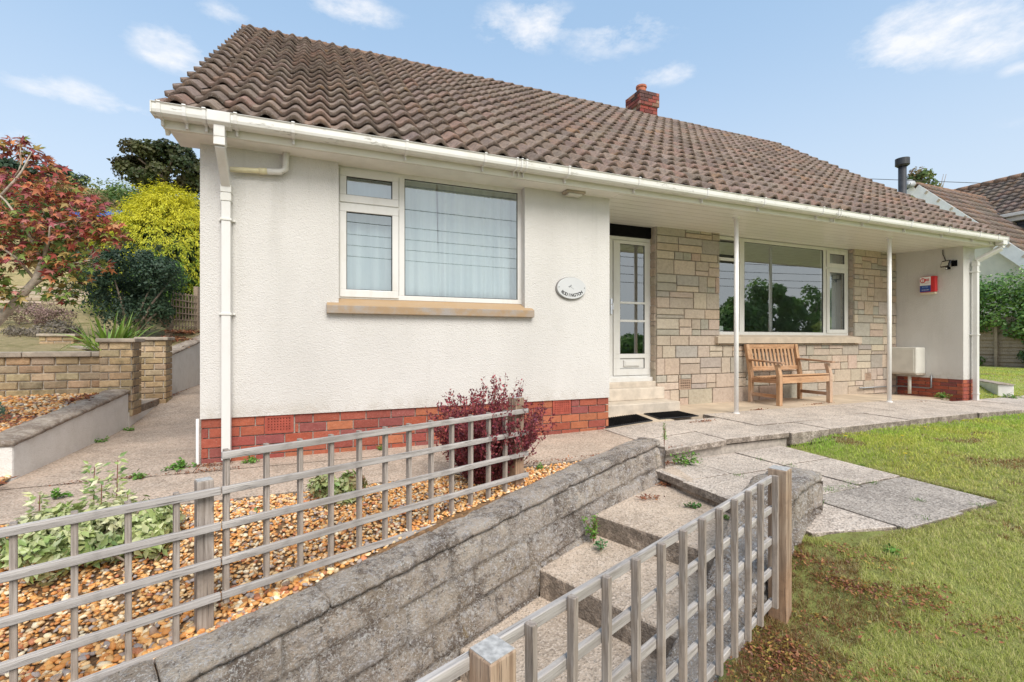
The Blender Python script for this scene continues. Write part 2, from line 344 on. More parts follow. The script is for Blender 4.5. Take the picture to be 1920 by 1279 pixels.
# ================================================================ mesh builders
class MB:
    def __init__(s): s.v = []; s.f = []; s.c = []; s.cur = (.5, .5, .5)
    def add(s, vs, fs, col=None):
        o = len(s.v); s.v += [tuple(p) for p in vs]; s.f += [tuple(i + o for i in f) for f in fs]
        s.c += [col or s.cur] * len(vs); return s
    def box(s, x0, x1, y0, y1, z0, z1, col=None):
        return s.add([(x0, y0, z0), (x1, y0, z0), (x1, y1, z0), (x0, y1, z0), (x0, y0, z1), (x1, y0, z1), (x1, y1, z1), (x0, y1, z1)],
                     [(0, 3, 2, 1), (4, 5, 6, 7), (0, 1, 5, 4), (1, 2, 6, 5), (2, 3, 7, 6), (3, 0, 4, 7)], col)
    def cbox(s, c, d, rot=None, col=None):      # box by centre, size and rotation matrix
        h = [Vector((sx * d[0] / 2, sy * d[1] / 2, sz * d[2] / 2)) for sz in (-1, 1) for sx, sy in ((-1, -1), (1, -1), (1, 1), (-1, 1))]
        if rot is not None: h = [rot @ p for p in h]
        return s.add([p + Vector(c) for p in h], [(0, 3, 2, 1), (4, 5, 6, 7), (0, 1, 5, 4), (1, 2, 6, 5), (2, 3, 7, 6), (3, 0, 4, 7)], col)
    def bar(s, p, q, w, h, up=(0, 0, 1), col=None):   # rectangular bar from p to q
        p, q = Vector(p), Vector(q); d = (q - p).normalized(); sd = d.cross(Vector(up)).normalized(); u = sd.cross(d)
        vs = [e + sd * a * w / 2 + u * b * h / 2 for e in (p, q) for a, b in ((-1, -1), (1, -1), (1, 1), (-1, 1))]
        return s.add(vs, [(3, 2, 1, 0), (4, 5, 6, 7), (0, 1, 5, 4), (1, 2, 6, 5), (2, 3, 7, 6), (3, 0, 4, 7)], col)
    def tube(s, pts, rad, n=8, cap=True, col=None):
        pts = [Vector(p) for p in pts]; rad = rad if hasattr(rad, '__len__') else [rad] * len(pts)
        o = len(s.v); prev = None
        for i, p in enumerate(pts):
            d = (pts[min(i + 1, len(pts) - 1)] - pts[max(i - 1, 0)]).normalized()
            a = d.orthogonal().normalized() if prev is None else (prev - d * prev.dot(d)).normalized()
            prev = a; b = d.cross(a)
            for k in range(n):
                t = 2 * math.pi * k / n; s.v.append(tuple(p + (a * math.cos(t) + b * math.sin(t)) * rad[i])); s.c.append(col or s.cur)
        for i in range(len(pts) - 1):
            for k in range(n): s.f.append((o + i * n + k, o + i * n + (k + 1) % n, o + (i + 1) * n + (k + 1) % n, o + (i + 1) * n + k))
        if cap: s.f.append(tuple(o + k for k in range(n))[::-1]); s.f.append(tuple(o + (len(pts) - 1) * n + k for k in range(n)))
        return s
    def extrude(s, prof, p0, p1, ax=0, col=None, closed=True):   # profile of (y,z) pairs swept along x from p0 to p1
        n = len(prof); vs = [(p0, a, b) for a, b in prof] + [(p1, a, b) for a, b in prof]
        if ax == 1: vs = [(b_, a_, c_) for a_, b_, c_ in vs]
        fs = [(i, (i + 1) % n, n + (i + 1) % n, n + i) for i in range(n if closed else n - 1)]
        if closed: fs += [tuple(range(n))[::-1], tuple(range(n, 2 * n))]
        return s.add(vs, fs, col)
    def poly(s, pts, z0, z1, col=None):          # vertical prism over a plan polygon
        n = len(pts); vs = [(x, y, z0) for x, y in pts] + [(x, y, z1) for x, y in pts]
        return s.add(vs, [tuple(range(n))[::-1], tuple(range(n, 2 * n))] + [(i, (i + 1) % n, n + (i + 1) % n, n + i) for i in range(n)], col)
    def disc(s, c, r, nrm, n=24, th=.0, col=None):
        c = Vector(c); nrm = Vector(nrm).normalized(); return s.tube([c, c + nrm * max(th, .001)], r, n, True, col)
def obj(name, mb, mat, parent=None, smooth=False, bevel=0, kind=None, seg=2):
    me = bpy.data.meshes.new(name)
    off = Vector((0, 0, 0))
    if parent is not None and not parent.get('_local'): off = parent_off(parent)
    vs = [(x - off.x, y - off.y, z - off.z) for x, y, z in mb.v] if off.length else mb.v
    me.from_pydata(vs, [], mb.f)
    ca = me.color_attributes.new('Col', 'FLOAT_COLOR', 'POINT')
    ca.data.foreach_set('color', np.array([(*c, 1) for c in mb.c], dtype=np.float32).ravel())
    return link(name, me, mat, parent, smooth, bevel, kind, seg)
def parent_off(p):
    o = Vector((0, 0, 0))
    while p is not None: o += p.location; p = p.parent
    return o
def link(name, me, mat, parent, smooth=False, bevel=0, kind=None, seg=2, fix=True):
    if mat is not None: me.materials.append(M[mat])
    if fix:
        bm = bmesh.new(); bm.from_mesh(me); bmesh.ops.recalc_face_normals(bm, faces=bm.faces); bm.to_mesh(me); bm.free()
    if smooth: me.polygons.foreach_set('use_smooth', [True] * len(me.polygons))
    o = bpy.data.objects.new(name, me); COL.objects.link(o)
    if parent is not None: o.parent = parent
    if kind: o['kind'] = kind
    if bevel:
        b = o.modifiers.new('bevel', 'BEVEL'); b.width = bevel; b.segments = seg; b.limit_method = 'ANGLE'; b.angle_limit = R(40)
    if smooth:
        o.modifiers.new('wn', 'WEIGHTED_NORMAL') if bevel else None
    return o
def thing(name, label, cat, loc=(0, 0, 0), rz=0, group=None, local=False):
    o = bpy.data.objects.new(name, None); COL.objects.link(o); o.location = loc; o.rotation_euler = (0, 0, rz)
    o.empty_display_size = .1
    o['label'] = label; o['category'] = cat
    if group: o['group'] = group
    if local: o['_local'] = 1
    return o
def tag(o, label, cat, group=None, kind=None):
    o['label'] = label; o['category'] = cat
    if group: o['group'] = group
    if kind: o['kind'] = kind
    return o
def jit(c, a=.12):
    k = 1 + random.uniform(-a, a); return tuple(max(0, min(1, x * k * (1 + random.uniform(-a, a) * .3))) for x in c)
def pick(cols, a=.12): return jit(random.choice(cols), a)

RED = [(.34, .09, .055), (.38, .11, .06), (.30, .075, .055), (.27, .08, .07), (.42, .14, .07), (.36, .09, .05)]
REDC = [(.25, .055, .045), (.19, .045, .04), (.29, .08, .055), (.10, .045, .04), (.34, .18, .13)]
BUFF = [(.46, .33, .18), (.50, .37, .21), (.40, .28, .16), (.44, .34, .22), (.52, .40, .25)]
STONE = [(.50, .415, .325), (.53, .44, .345), (.47, .395, .315), (.44, .395, .33), (.41, .38, .325), (.55, .455, .36), (.505, .42, .335), (.53, .41, .32), (.52, .43, .34)]
def face_block(mb, org, du, dv, dn, u0, u1, v0, v1, p, col, ch=.004):
    """one brick: raised, chamfered slab on the plane org + u*du + v*dv, proud by p along dn"""
    def P(u, v, q): return tuple(org[i] + du[i] * u + dv[i] * v + dn[i] * q for i in range(3))
    a = [P(u0, v0, 0), P(u1, v0, 0), P(u1, v1, 0), P(u0, v1, 0)]
    b = [P(u0, v0, p - ch), P(u1, v0, p - ch), P(u1, v1, p - ch), P(u0, v1, p - ch)]
    j = [random.uniform(-.0012, .0012) for _ in range(4)]
    c = [P(u0 + ch, v0 + ch, p + j[0]), P(u1 - ch, v0 + ch, p + j[1]), P(u1 - ch, v1 - ch, p + j[2]), P(u0 + ch, v1 - ch, p + j[3])]
    fs = [(8, 9, 10, 11)]
    for k in range(4):
        l = (k + 1) % 4; fs += [(k, l, 4 + l, 4 + k), (4 + k, 4 + l, 8 + l, 8 + k)]
    mb.add(a + b + c, fs, col)
def brickface(mb, org, du, dv, dn, L, H, bl=.225, bh=.075, p=.012, cols=RED, j=.010, off=0, holes=(), ch=.003, va=.12):
    """stretcher-bond courses filling an L x H rectangle"""
    nr = max(1, round(H / bh)); bh = H / nr
    for r in range(nr):
        x = -((r % 2) * bl / 2 + off) % bl - bl
        while x < L:
            a, b = max(x + j / 2, 0), min(x + bl - j / 2, L); v0, v1 = r * bh + j / 2, (r + 1) * bh - (j / 2 if r < nr - 1 else 0)
            x += bl
            if b - a < .02: continue
            segs = [(a, b)]
            for h0, h1, g0, g1 in holes:
                if v1 > g0 and v0 < g1:
                    ns = []
                    for q0, q1 in segs:
                        if q1 <= h0 or q0 >= h1: ns.append((q0, q1)); continue
                        if q0 < h0 - .02: ns.append((q0, h0 - .005))
                        if q1 > h1 + .02: ns.append((h1 + .005, q1))
                    segs = ns
            for q0, q1 in segs: face_block(mb, org, du, dv, dn, q0, q1, v0, v1, p, pick(cols, va), ch)
def ashlar(mb, org, du, dv, dn, L, H, p=.02, holes=(), cols=STONE, row=.2):
    """random-coursed stone: rows split into tall blocks, pairs of thin ones and small fillers"""
    v = 0; j = .011; first = random.random()
    while v < H - .02:
        rh = min(random.choice((.12, .15, .18, .22, .25)), H - v)
        if H - v - rh < .08: rh = H - v
        u = -random.uniform(0, .15)
        while u < L:
            wd = random.choice((.18, .26, .34, .42, .50)) * random.uniform(.9, 1.1)
            a, b = max(0, u), min(L, u + wd); u += wd
            if L - u < .07: b = L; u = L + 1
            if b - a < .04: continue
            cells = [(a, b, v, v + rh)]
            rr = random.random()
            if rh > .145:
                if rr < .48:
                    k = v + rh * random.choice((.36, .5, .64)); cells = [(a, b, v, k), (a, b, k, v + rh)]
                    if random.random() < .35 and b - a > .26:
                        m_ = a + (b - a) * random.uniform(.35, .65); cells = [(a, b, v, k), (a, m_, k, v + rh), (m_, b, k, v + rh)]
            elif rr < .3 and b - a > .3:
                m_ = a + (b - a) * .5; cells = [(a, m_, v, v + rh), (m_, b, v, v + rh)]
            for c0, c1, d0, d1 in cells:
                parts = [(c0, c1, d0, d1)]
                for h0, h1, g0, g1 in holes:
                    ns = []
                    for q0, q1, r0, r1 in parts:
                        if q1 <= h0 + .01 or q0 >= h1 - .01 or r1 <= g0 + .01 or r0 >= g1 - .01: ns.append((q0, q1, r0, r1)); continue
                        if q0 < h0: ns.append((q0, h0, r0, r1))
                        if q1 > h1: ns.append((h1, q1, r0, r1))
                        m0, m1 = max(q0, h0), min(q1, h1)
                        if r0 < g0: ns.append((m0, m1, r0, g0))
                        if r1 > g1: ns.append((m0, m1, g1, r1))
                    parts = ns
                cc = pick(cols, .1)
                for q0, q1, r0, r1 in parts:
                    if q1 - q0 > .02 and r1 - r0 > .02:
                        face_block(mb, org, du, dv, dn, q0 + j / 2, q1 - j / 2, r0 + j / 2, r1 - j / 2, p + random.uniform(-.005, .005), cc, .006)
        v += rh

def npmesh(name, V, Fc, C, mat, parent=None, smooth=False, kind=None):
    """fast mesh from arrays: V (n,3), Fc (m,k), C (n,3)"""
    me = bpy.data.meshes.new(name); k = Fc.shape[1]
    if parent is not None: V = V - np.array(parent_off(parent))
    me.vertices.add(len(V)); me.vertices.foreach_set('co', V.astype(np.float32).ravel())
    me.loops.add(Fc.size); me.loops.foreach_set('vertex_index', Fc.astype(np.int32).ravel())
    me.polygons.add(len(Fc)); me.polygons.foreach_set('loop_start', np.arange(0, Fc.size, k, dtype=np.int32))
    me.update(calc_edges=True)
    ca = me.color_attributes.new('Col', 'FLOAT_COLOR', 'POINT')
    ca.data.foreach_set('color', np.concatenate([np.clip(C, 0, 1), np.ones((len(C), 1))], 1).astype(np.float32).ravel())
    me.materials.append(M[mat])
    if smooth: me.polygons.foreach_set('use_smooth', np.ones(len(Fc), dtype=bool))
    o = bpy.data.objects.new(name, me); COL.objects.link(o)
    if parent is not None: o.parent = parent
    if kind: o['kind'] = kind
    return o
def unit(a): return a / np.maximum(np.linalg.norm(a, axis=1, keepdims=True), 1e-9)
def randdir(n): return unit(rng.normal(size=(n, 3)))
SHAPES = {
 'oval': (np.array([(0, 0, 0), (.5, .36, .05), (0, 1, 0), (-.5, .36, .05), (0, .4, -.07)]), np.array([(0, 1, 4), (1, 2, 4), (2, 3, 4), (3, 0, 4)])),
 'diamond': (np.array([(0, 0, 0), (.5, .5, .1), (0, 1, -.05), (-.5, .5, .1)]), np.array([(0, 1, 2), (0, 2, 3)])),
}
_m = [(0, 0, 0)]
for k, (ang, r) in enumerate([(-150, .30), (-118, .72), (-92, .34), (-62, .95), (-38, .38), (0, 1.1), (38, .38), (62, .95), (92, .34), (118, .72), (150, .30)]):
    _m.append((math.sin(R(ang)) * r * .62, .25 + math.cos(R(ang)) * r * .62, -.08 * r if k % 2 else .04))
SHAPES['maple'] = (np.array(_m), np.array([(0, i, i + 1) for i in range(1, 11)]))
def leaves(name, P, N, S, C, mat='leaf', parent=None, shape='oval', wide=.6, kind=None, D=None):
    """leaf-sized faces at P, tips along D (or random in-plane), facing N"""
    T, Fc = SHAPES[shape]; n = len(P); k = len(T)
    N = unit(N); d = randdir(n) if D is None else D
    y = unit(d - N * np.sum(d * N, 1, keepdims=True)); x = np.cross(y, N)
    S = np.broadcast_to(S, (n,))[:, None, None]
    V = P[:, None, :] + S * (x[:, None, :] * T[None, :, 0:1] * wide * (1 / .6 if shape == 'maple' else 1) + y[:, None, :] * T[None, :, 1:2] + N[:, None, :] * T[None, :, 2:3])
    F_ = (Fc[None] + (np.arange(n) * k)[:, None, None]).reshape(-1, 3)
    return npmesh(name, V.reshape(-1, 3), F_, np.repeat(C, k, axis=0), mat, parent, True, kind)
def blobs(cen, rad, nb, br, n, hollow=.55, keep=None, flat=0):
    """points gathered in nb leafy clumps filling an ellipsoid; returns P, outward N, clump index"""
    cen = np.array(cen); rad = np.array(rad, float)
    d = randdir(nb); r = rng.uniform(hollow, 1, nb) ** .6
    B = d * r[:, None] * (rad - np.array(br).mean() * .7)
    idx = rng.integers(0, nb, n); d2 = randdir(n); d2[:, 2] = np.abs(d2[:, 2]) * rng.choice([1, 1, 1, -1], n)
    rr = rng.uniform(.35, 1, n) ** .5; s = rng.uniform(*br, nb)[idx]
    P = B[idx] + d2 * (rr * s)[:, None]
    N = unit(d2 * .8 + P / rad * .7 + rng.normal(size=(n, 3)) * .55)
    return P + cen, N, idx
def shade(idx, cols, a=.25, b=.12):
    cols = np.array(cols); nb = idx.max() + 1
    cb = cols[rng.integers(0, len(cols), nb)] * rng.uniform(1 - a, 1 + a, (nb, 1))
    own = cols[rng.integers(0, len(cols), len(idx))]
    return (cb[idx] * .6 + own * .4) * rng.uniform(1 - b, 1 + b, (len(idx), 1))

# ================================================================ levels of the garden
FO = Vector((-.217, 2.4154, 0)); FD = Vector((.9283, .3719, 0)); FN = Vector((.3719, -.9283, 0)); FANG = math.atan2(FD.y, FD.x)
def fl(s, D, z=0): p = FO + FD * s + FN * D; return (p.x, p.y, z)
def sD(X, Y): return (X - FO.x) * FD.x + (Y - FO.y) * FD.y, (X - FO.x) * FN.x + (Y - FO.y) * FN.y
def interp(x, xs, ys): return float(np.interp(x, xs, ys))
def cop(s): return interp(s, [-4, -2.5, -1.5, -.575, -.2, .45, .9, 1.5, 2.0, 2.63, 3.15, 4], [-.64, -.47, -.35, -.235, -.20, -.13, -.075, -.015, .038, .095, .13, .13])
def sm(x, a, b): t = min(1, max(0, (x - a) / (b - a))); return t * t * (3 - 2 * t)
def pz(x, y):                      # top of the paths round the house
    z = .0 + .05 * sm(x, 2.6, 3.8) - .06 * sm(x, 8.6, 10.2)
    if x < -.8: z += .2 * sm(y, 6.6, 8.6)
    return z - .012 * (4.5 - min(y, 4.5))
def lawn_z(x, y):
    p = -.227 + .1 * (x - 3.05) + .08 * (y - 2.07)
    k = .05; t = -.035; h = max(0, min(1, .5 + .5 * (t - p) / k)); z = t * (1 - h) + p * h - k * h * (1 - h)
    if x > 10: z += .24 * sm(y, 4.4, 5.6) * sm(x, 10.2, 11.6)
    dx = max(2.9 - x, 0, x - 4.35); dy = max(1.9 - y, 0, y - 3.45); q = sm(math.hypot(dx, dy), .05, .9)
    z = z * q + (-.126) * (1 - q)
    return max(z, -.95) + .012 * q * mn.noise(Vector((x * 1.3, y * 1.3, 0)))
def hill_z(y): return interp(y, [6.8, 9, 11, 18, 22, 30, 45, 60, 90, 200], [.78, .84, 1.08, 2.4, 4.2, 8.0, 12.4, 16.4, 18, 20])
def region(x, y):
    s, D = sD(x, y)
    if -.95 < x < 10.6 and 4.4 < y < 12.6: return 'under', -.12
    if x > -2.13 and x < -.8 and 3.6 < y < 16: return 'under', pz(x, y) - .10
    if -3.3 < x <= -2.13 and 6.93 < y < 8.0: return 'under', .1
    if x <= -2.13:
        if y > 6.93: return ('garden' if y < 17 else 'hill'), hill_z(y) + .25 * mn.noise(Vector((x * .15, y * .15, 3))) * sm(y, 9, 20)
        if y > 3.62: return 'gravel_bed', .02 + min(.6, max(0, y - 3.85)) * .33 + max(0, y - 4.45) * .075
    if D > .14 and s < 3.1 and D < 1.42: return 'under', interp(s, [-3, 0, .9, 1.5, 2.1, 2.9], [-1.6, -1.2, -.95, -.75, -.5, -.33])
    if x < 2.75 and 3.44 < y <= 4.5: return 'under', -.12
    if D <= .14 and s < 3.15 and x < 2.8 and y <= 3.44 + .2:
        t = sm(y, 2.2, 3.4); g = cop(s) - .042
        if D < -1.2: g = min(g, -.06)
        return ('gravel_bed' if y > -1 and s > -5 else 'ground'), g * (1 - t) + -.02 * t
    if x < 0 and y < 3: return 'ground', max(-.95, min(-.1, cop(s) - .1))
    if 2.85 < x < 4.25 and 1.95 < y < 3.56: return 'under', -.2
    if x < 10.8 and y > 3.44 and y < 13: return 'under', -.12
    if y > 13:
        return 'garden', hill_z(y) * (1 - sm(x, 3, 12)) + .25 * sm(x, 3, 12) if x < 12 else .25
    if D >= 1.42 or x > 2: return 'lawn', lawn_z(x, y)
    return 'ground', -.95
def axis(lo, hi, d, far, g=1.18):
    a = list(np.arange(lo, hi + d / 2, d)); st = d; x = hi
    while x < far: st *= g; x += st; a.append(x)
    st = d; x = lo; b = []
    while x > -far: st *= g; x -= st; b.append(x)
    return b[::-1] + a
gx = axis(-4.5, 13, .11, 420); gy = axis(-.6, 8.6, .11, 420)
GV = []; GC = {}
for j, y in enumerate(gy):
    for i, x in enumerate(gx): GV.append((x, y, region(x, y)[1]))
nx = len(gx)
for j in range(len(gy) - 1):
    for i in range(nx - 1):
        c = region((gx[i] + gx[i + 1]) / 2, (gy[j] + gy[j + 1]) / 2)[0]
        GC.setdefault(c, []).append((j * nx + i, j * nx + i + 1, (j + 1) * nx + i + 1, (j + 1) * nx + i))
plain('earth', (.16, .12, .08), .95, .3, 3, .6, 20)
for c, nm, mt in (('lawn', 'lawn', 'lawn'), ('gravel_bed', 'gravel_ground', 'gravel_bed'), ('garden', 'garden_ground', 'garden'), ('hill', 'hill', 'hill'), ('under', 'ground', 'earth'), ('ground', 'road', 'slab_dark')):
    fs = np.array(GC[c]); u, inv = np.unique(fs, return_inverse=True)
    V = np.array(GV)[u]
    npmesh(nm, V, inv.reshape(fs.shape), np.full((len(V), 3), .3), mt, None, True, 'structure')

def slab(mb, pts, zf, th, col=None):
    n = len(pts); mb.add([(x, y, zf(x, y) - th) for x, y in pts] + [(x, y, zf(x, y)) for x, y in pts],
        [tuple(range(n))[::-1], tuple(range(n, 2 * n))] + [(i, (i + 1) % n, n + (i + 1) % n, n + i) for i in range(n)], col)
def strip(mb, x0, x1, y0, y1, zf, th, step=.5, col=None):
    """long cast strip following zf"""
    n = max(1, int(round((x1 - x0) / step))); m = max(1, int(round((y1 - y0) / step)))
    o = len(mb.v)
    for j in range(m + 1):
        for i in range(n + 1):
            x = x0 + (x1 - x0) * i / n; y = y0 + (y1 - y0) * j / m
            mb.v.append((x, y, zf(x, y))); mb.c.append(mb.cur)
    for j in range(m):
        for i in range(n):
            a = o + j * (n + 1) + i; mb.f.append((a, a + 1, a + n + 2, a + n + 1))
    per = [(i, 0) for i in range(n)] + [(n, j) for j in range(m)] + [(i, m) for i in range(n, 0, -1)] + [(0, j) for j in range(m, 0, -1)]
    ids = [o + j * (n + 1) + i for i, j in per]; b = len(mb.v)
    for k in ids: x, y, z_ = mb.v[k]; mb.v.append((x, y, z_ - th)); mb.c.append(mb.cur)
    L = len(ids)
    for k in range(L): mb.f.append((ids[k], b + k, b + (k + 1) % L, ids[(k + 1) % L]))
# side path and front path, cast in bays with a joint between them
mb = MB()
strip(mb, -2.035, -.89, 4.26, 16, pz, .15)
strip(mb, -3.4, 1.2, 3.50, 4.25, lambda x, y: pz(x, y) - .004, .15); strip(mb, -.885, 1.2, 4.256, 4.52, pz, .15, .25)
strip(mb, 1.207, 2.95, 3.50, 4.52, lambda x, y: pz(x, y) - .002, .15)
obj('path', mb, 'concrete_path', kind='structure')
mb = MB()
strip(mb, 2.957, 3.95, 4.50, 5.6, lambda x, y: pz(x, y) + .004, .15, .2); strip(mb, 3.95, 10.18, 4.72, 5.6, lambda x, y: pz(x, y) + .004, .15, .3)
obj('porch_floor', mb, 'patio_smooth', kind='structure')
# patio slabs in front of the porch
mb = MB(); x = 2.957
while x < 14.4:
    wd = random.choice((.6, .75, .9)); x1 = x + wd
    yb = 4.715 if x > 3.95 and x1 < 10.2 else 4.495
    if x > 10.1: yb = 4.5
    if random.random() < .5: rows = [(3.50, 4.05), (4.056, yb)]
    else: rows = [(3.48, 3.9), (3.906, yb)]
    for a, b in rows:
        dz = random.uniform(-.006, .006); tx = random.uniform(-.004, .004)
        yy = a - (.0 if x < 10 else .03)
        slab(mb, [(x, yy), (x1 - .006, yy), (x1 - .006, b), (x, b)], lambda X, Y: pz(X, Y) + dz + tx * (X - x), .055 if x < 4.6 else .13)
    x = x1
obj('patio', mb, 'slab', kind='structure', bevel=.008)
mb = MB(); mb.box(2.74, 5.6, 3.54, 3.72, -.3, -.035); obj('patio_base', mb, 'mortar', kind='structure')
# slab path leading off across the lawn
def lz(x, y): return -.118 + .012 * (x - 2.7) - .004 * (y - 2)
mb = MB(); mk = MB()
xs = [2.70, 3.22, 3.84, 4.46]
for i in range(3):
    ys = [1.74, 2.36, 2.98, 3.53] if i != 1 else [1.70, 2.32, 2.95, 3.53]
    for j in range(3):
        x0, x1, y0, y1 = xs[i], xs[i + 1] - .014, ys[j], ys[j + 1] - .014
        if i == 0: x0 += (0 if j == 2 else -.02)
        pts = [(x0, y0), (x1, y0), (x1, y1), (x0, y1)]
        if i == 2: pts = [(x0, y0), (x1 - .12 + .06 * j, y0), (x1 - .06 + .06 * j, y1), (x0, y1)]
        if i == 0 and j == 0: pts[0] = (x0 - .02, y0 + .14)
        dz = random.uniform(-.004, .004)
        slab(mk if (i, j) == (2, 0) or (i, j) == (1, 0) else mb, pts, lambda X, Y: lz(X, Y) + dz, .06)
obj('slab_path', mb, 'slab', kind='structure', bevel=.006); obj('slab_path_weathered', mk, 'slab_dark', kind='structure', bevel=.006)

# ================================================================ garden steps
st = thing('garden_steps', 'wide worn concrete steps going down between the two stone retaining walls', 'steps', fl(2, .8, -.6))
def skew(pts, zt, zb, name='step', z2=None):
    m = MB(); n_ = len(pts)
    m.add([fl(s, D, zb) for s, D, z_ in pts] + [fl(s, D, z_) for s, D, z_ in pts], [tuple(range(n_))[::-1], tuple(range(n_, 2 * n_))] + [(i, (i + 1) % n_, n_ + (i + 1) % n_, n_ + i) for i in range(n_)])
    o = obj(name, m, 'concrete_step', st, bevel=.018, seg=3); return o
skew([(3.08, .28, -.118), (2.60, 1.27, -.118), (2.80, 1.27, -.118), (3.28, .28, -.118)], 0, -.5)
skew([(2.105, .28, -.253), (2.105, 1.27, -.258), (2.62, 1.27, -.222), (3.10, .28, -.218)], 0, -.7)
skew([(1.52, .28, -.449), (1.50, 1.27, -.455), (2.12, 1.27, -.40), (2.12, .28, -.396)], 0, -.9)
skew([(.88, .28, -.67), (.88, 1.27, -.68), (1.53, 1.27, -.625), (1.53, .28, -.62)], 0, -1.2)
skew([(.1, .28, -.86), (.1, 1.27, -.87), (.89, 1.27, -.83), (.89, .28, -.83)], 0, -1.3)

# ================================================================ pitched stone retaining walls
def stone_wall(name, label, s0, s1, D0, D1, top, bot, parent=None, step=.018, faceD=None, copz=.058, endface=True, amp=1., tp=.29):
    """rough blockwork wall along the steps: a displaced shell, courses running with the slope, rounded coping"""
    t = thing(name, label, 'retaining wall', fl((s0 + s1) / 2, (D0 + D1) / 2, bot((s0 + s1) / 2)))
    W = tp - D0; BL, BH = .44, .18
    def blk(s, q, seed):           # q = depth below coping underside
        row = int(q // BH); off = (row % 2) * BL / 2 + row * .07
        bi = math.floor((s + off) / BL); fu = (s + off) / BL - bi; fv = q / BH - row
        du = min(fu, 1 - fu) * BL; dv = min(fv, 1 - fv) * BH; d = min(du, dv)
        rnd = random.Random(bi * 131 + row * 17 + seed); pr = rnd.uniform(-.008, .012)
        return pr, sm(d, 0, .028), rnd
    rock = [(.66, .56, .46), (.72, .61, .50), (.60, .51, .43), (.76, .65, .53), (.68, .56, .45)]
    mbw = MB(); mbc = MB()
    ns = int((s1 - s0) / step)
    # body section: up one face, over to the other (coping separate)
    for side in (1, -1):
        D = D1 if side == 1 else D0; nq = 44
        if side != (faceD or 1) and not endface: pass
        o = len(mbw.v)
        for i in range(ns + 1):
            s = s0 + (s1 - s0) * i / ns; zt = top(s) - copz; zb = bot(s) - .12; H = zt - zb
            for j in range(nq + 1):
                q = H * j / nq; pr, e, rnd = blk(s, q, 3 if side == 1 else 9)
                n1 = mn.noise(Vector((s * 7, q * 7, side * 3))); n2 = mn.fractal(Vector((s * 26, q * 26, side)), .8, 2, 4)
                d = -.016 + amp * (e * (.020 + pr + .014 * n1) + .008 * n2)
                p = FO + FD * s + FN * ((tp + (D1 - tp) * min(1, q / max(.3, H - .12)) if side == 1 else D) + side * d); mbw.v.append((p.x, p.y, zt - q + .003 * n1))
                c = rock[rnd.randrange(5)]; g = .35 + .65 * e
                k = .45 if e < .3 else (.85 if e < .7 else 1)
                mbw.c.append((c[0] * k, c[1] * k, c[2] * k))
        for i in range(ns):
            for j in range(nq):
                a = o + i * (nq + 1) + j; f = (a, a + 1, a + nq + 2, a + nq + 1); mbw.f.append(f if side == 1 else f[::-1])
    # end faces
    for s, sg in ((s1, 1), (s0, -1)):
        o = len(mbw.v); nw, nq = 18, 24
        zt = top(s) - copz; zb = bot(s) - .12
        for i in range(nw + 1):
            D = D0 + (D1 - D0) * i / nw
            for j in range(nq + 1):
                q = (zt - zb) * j / nq; e = sm(min(q % BH, BH - q % BH), 0, .02)
                d = (-.004 + .014 * e + .012 * mn.fractal(Vector((D * 20, q * 20, s)), .8, 2, 4)) * (1 if 0 < i < nw else 0)
                p = FO + FD * (s + sg * d) + FN * D; mbw.v.append((p.x, p.y, zt - q)); mbw.c.append(rock[(j // 8) % 5])
        for i in range(nw):
            for j in range(nq): a = o + i * (nq + 1) + j; mbw.f.append((a, a + 1, a + nq + 2, a + nq + 1))
    obj('blockwork', mbw, 'blockwork', t, True)
    # coping: rounded section, in lengths of about .6 with joints
    prof = []
    ov = .012
    for k in range(15):
        a = math.pi * k / 14; prof.append((-math.cos(a) * (W / 2 + ov), math.sin(a) ** .42 * copz * .66))
    prof = [(-(W / 2 + ov), -copz * .28 - .0)] + prof + [((W / 2 + ov), -copz * .28)]
    base = copz * .66
    cuts = []; s = s0 - .02
    while s < s1 + .02: cuts.append(s); s += random.uniform(.5, .75)
    cuts.append(s1 + .03)
    for a, b in zip(cuts[:-1], cuts[1:]):
        if b - a < .05: continue
        n_ = max(2, int((b - a) / .02)); o = len(mbc.v); dz = random.uniform(-.005, .005); col = rock[random.randrange(5)]
        cc = (D0 + tp) / 2
        for i in range(n_ + 1):
            s = a + .005 + (b - a - .010) * i / n_; e = min(1, min(i, n_ - i) / 1.5 + .0); sh = 1 - .05 * (1 - e)
            for k, (pd, pzv) in enumerate(prof):
                nn = mn.fractal(Vector((s * 9, pd * 9, pzv * 9 + 5)), .8, 2, 5) * .012 + mn.noise(Vector((s * 40, pd * 40, pzv * 40))) * .003
                f = sh * (1 + nn / .12)
                p = FO + FD * s + FN * (cc + pd * f); mbc.v.append((p.x, p.y, top(s) - base + pzv * f + dz)); mbc.c.append(col)
        m_ = len(prof)
        for i in range(n_):
            for k in range(m_): a_ = o + i * m_ + k; b_ = o + i * m_ + (k + 1) % m_; mbc.f.append((a_, b_, b_ + m_, a_ + m_))
        mbc.f.append(tuple(o + k for k in range(m_))); mbc.f.append(tuple(o + n_ * m_ + k for k in range(m_))[::-1])
    obj('coping', mbc, 'blockwork', t, True)
    return t
stone_wall('retaining_wall', 'long mottled stone retaining wall with rounded coping between gravel bed and steps', -2.6, 3.14, .03, .29, cop,
           lambda s: interp(s, [-3, 0, .88, .9, 1.5, 1.52, 2.1, 3.1], [-1.5, -1.0, -.85, -.68, -.63, -.46, -.40, -.22]), tp=.215)
rtop = lambda s: interp(s, [.9, 1.4, 1.75, 2.0, 2.2, 2.45, 2.92], [-.62, -.42, -.24, -.06, .10, .165, .14])
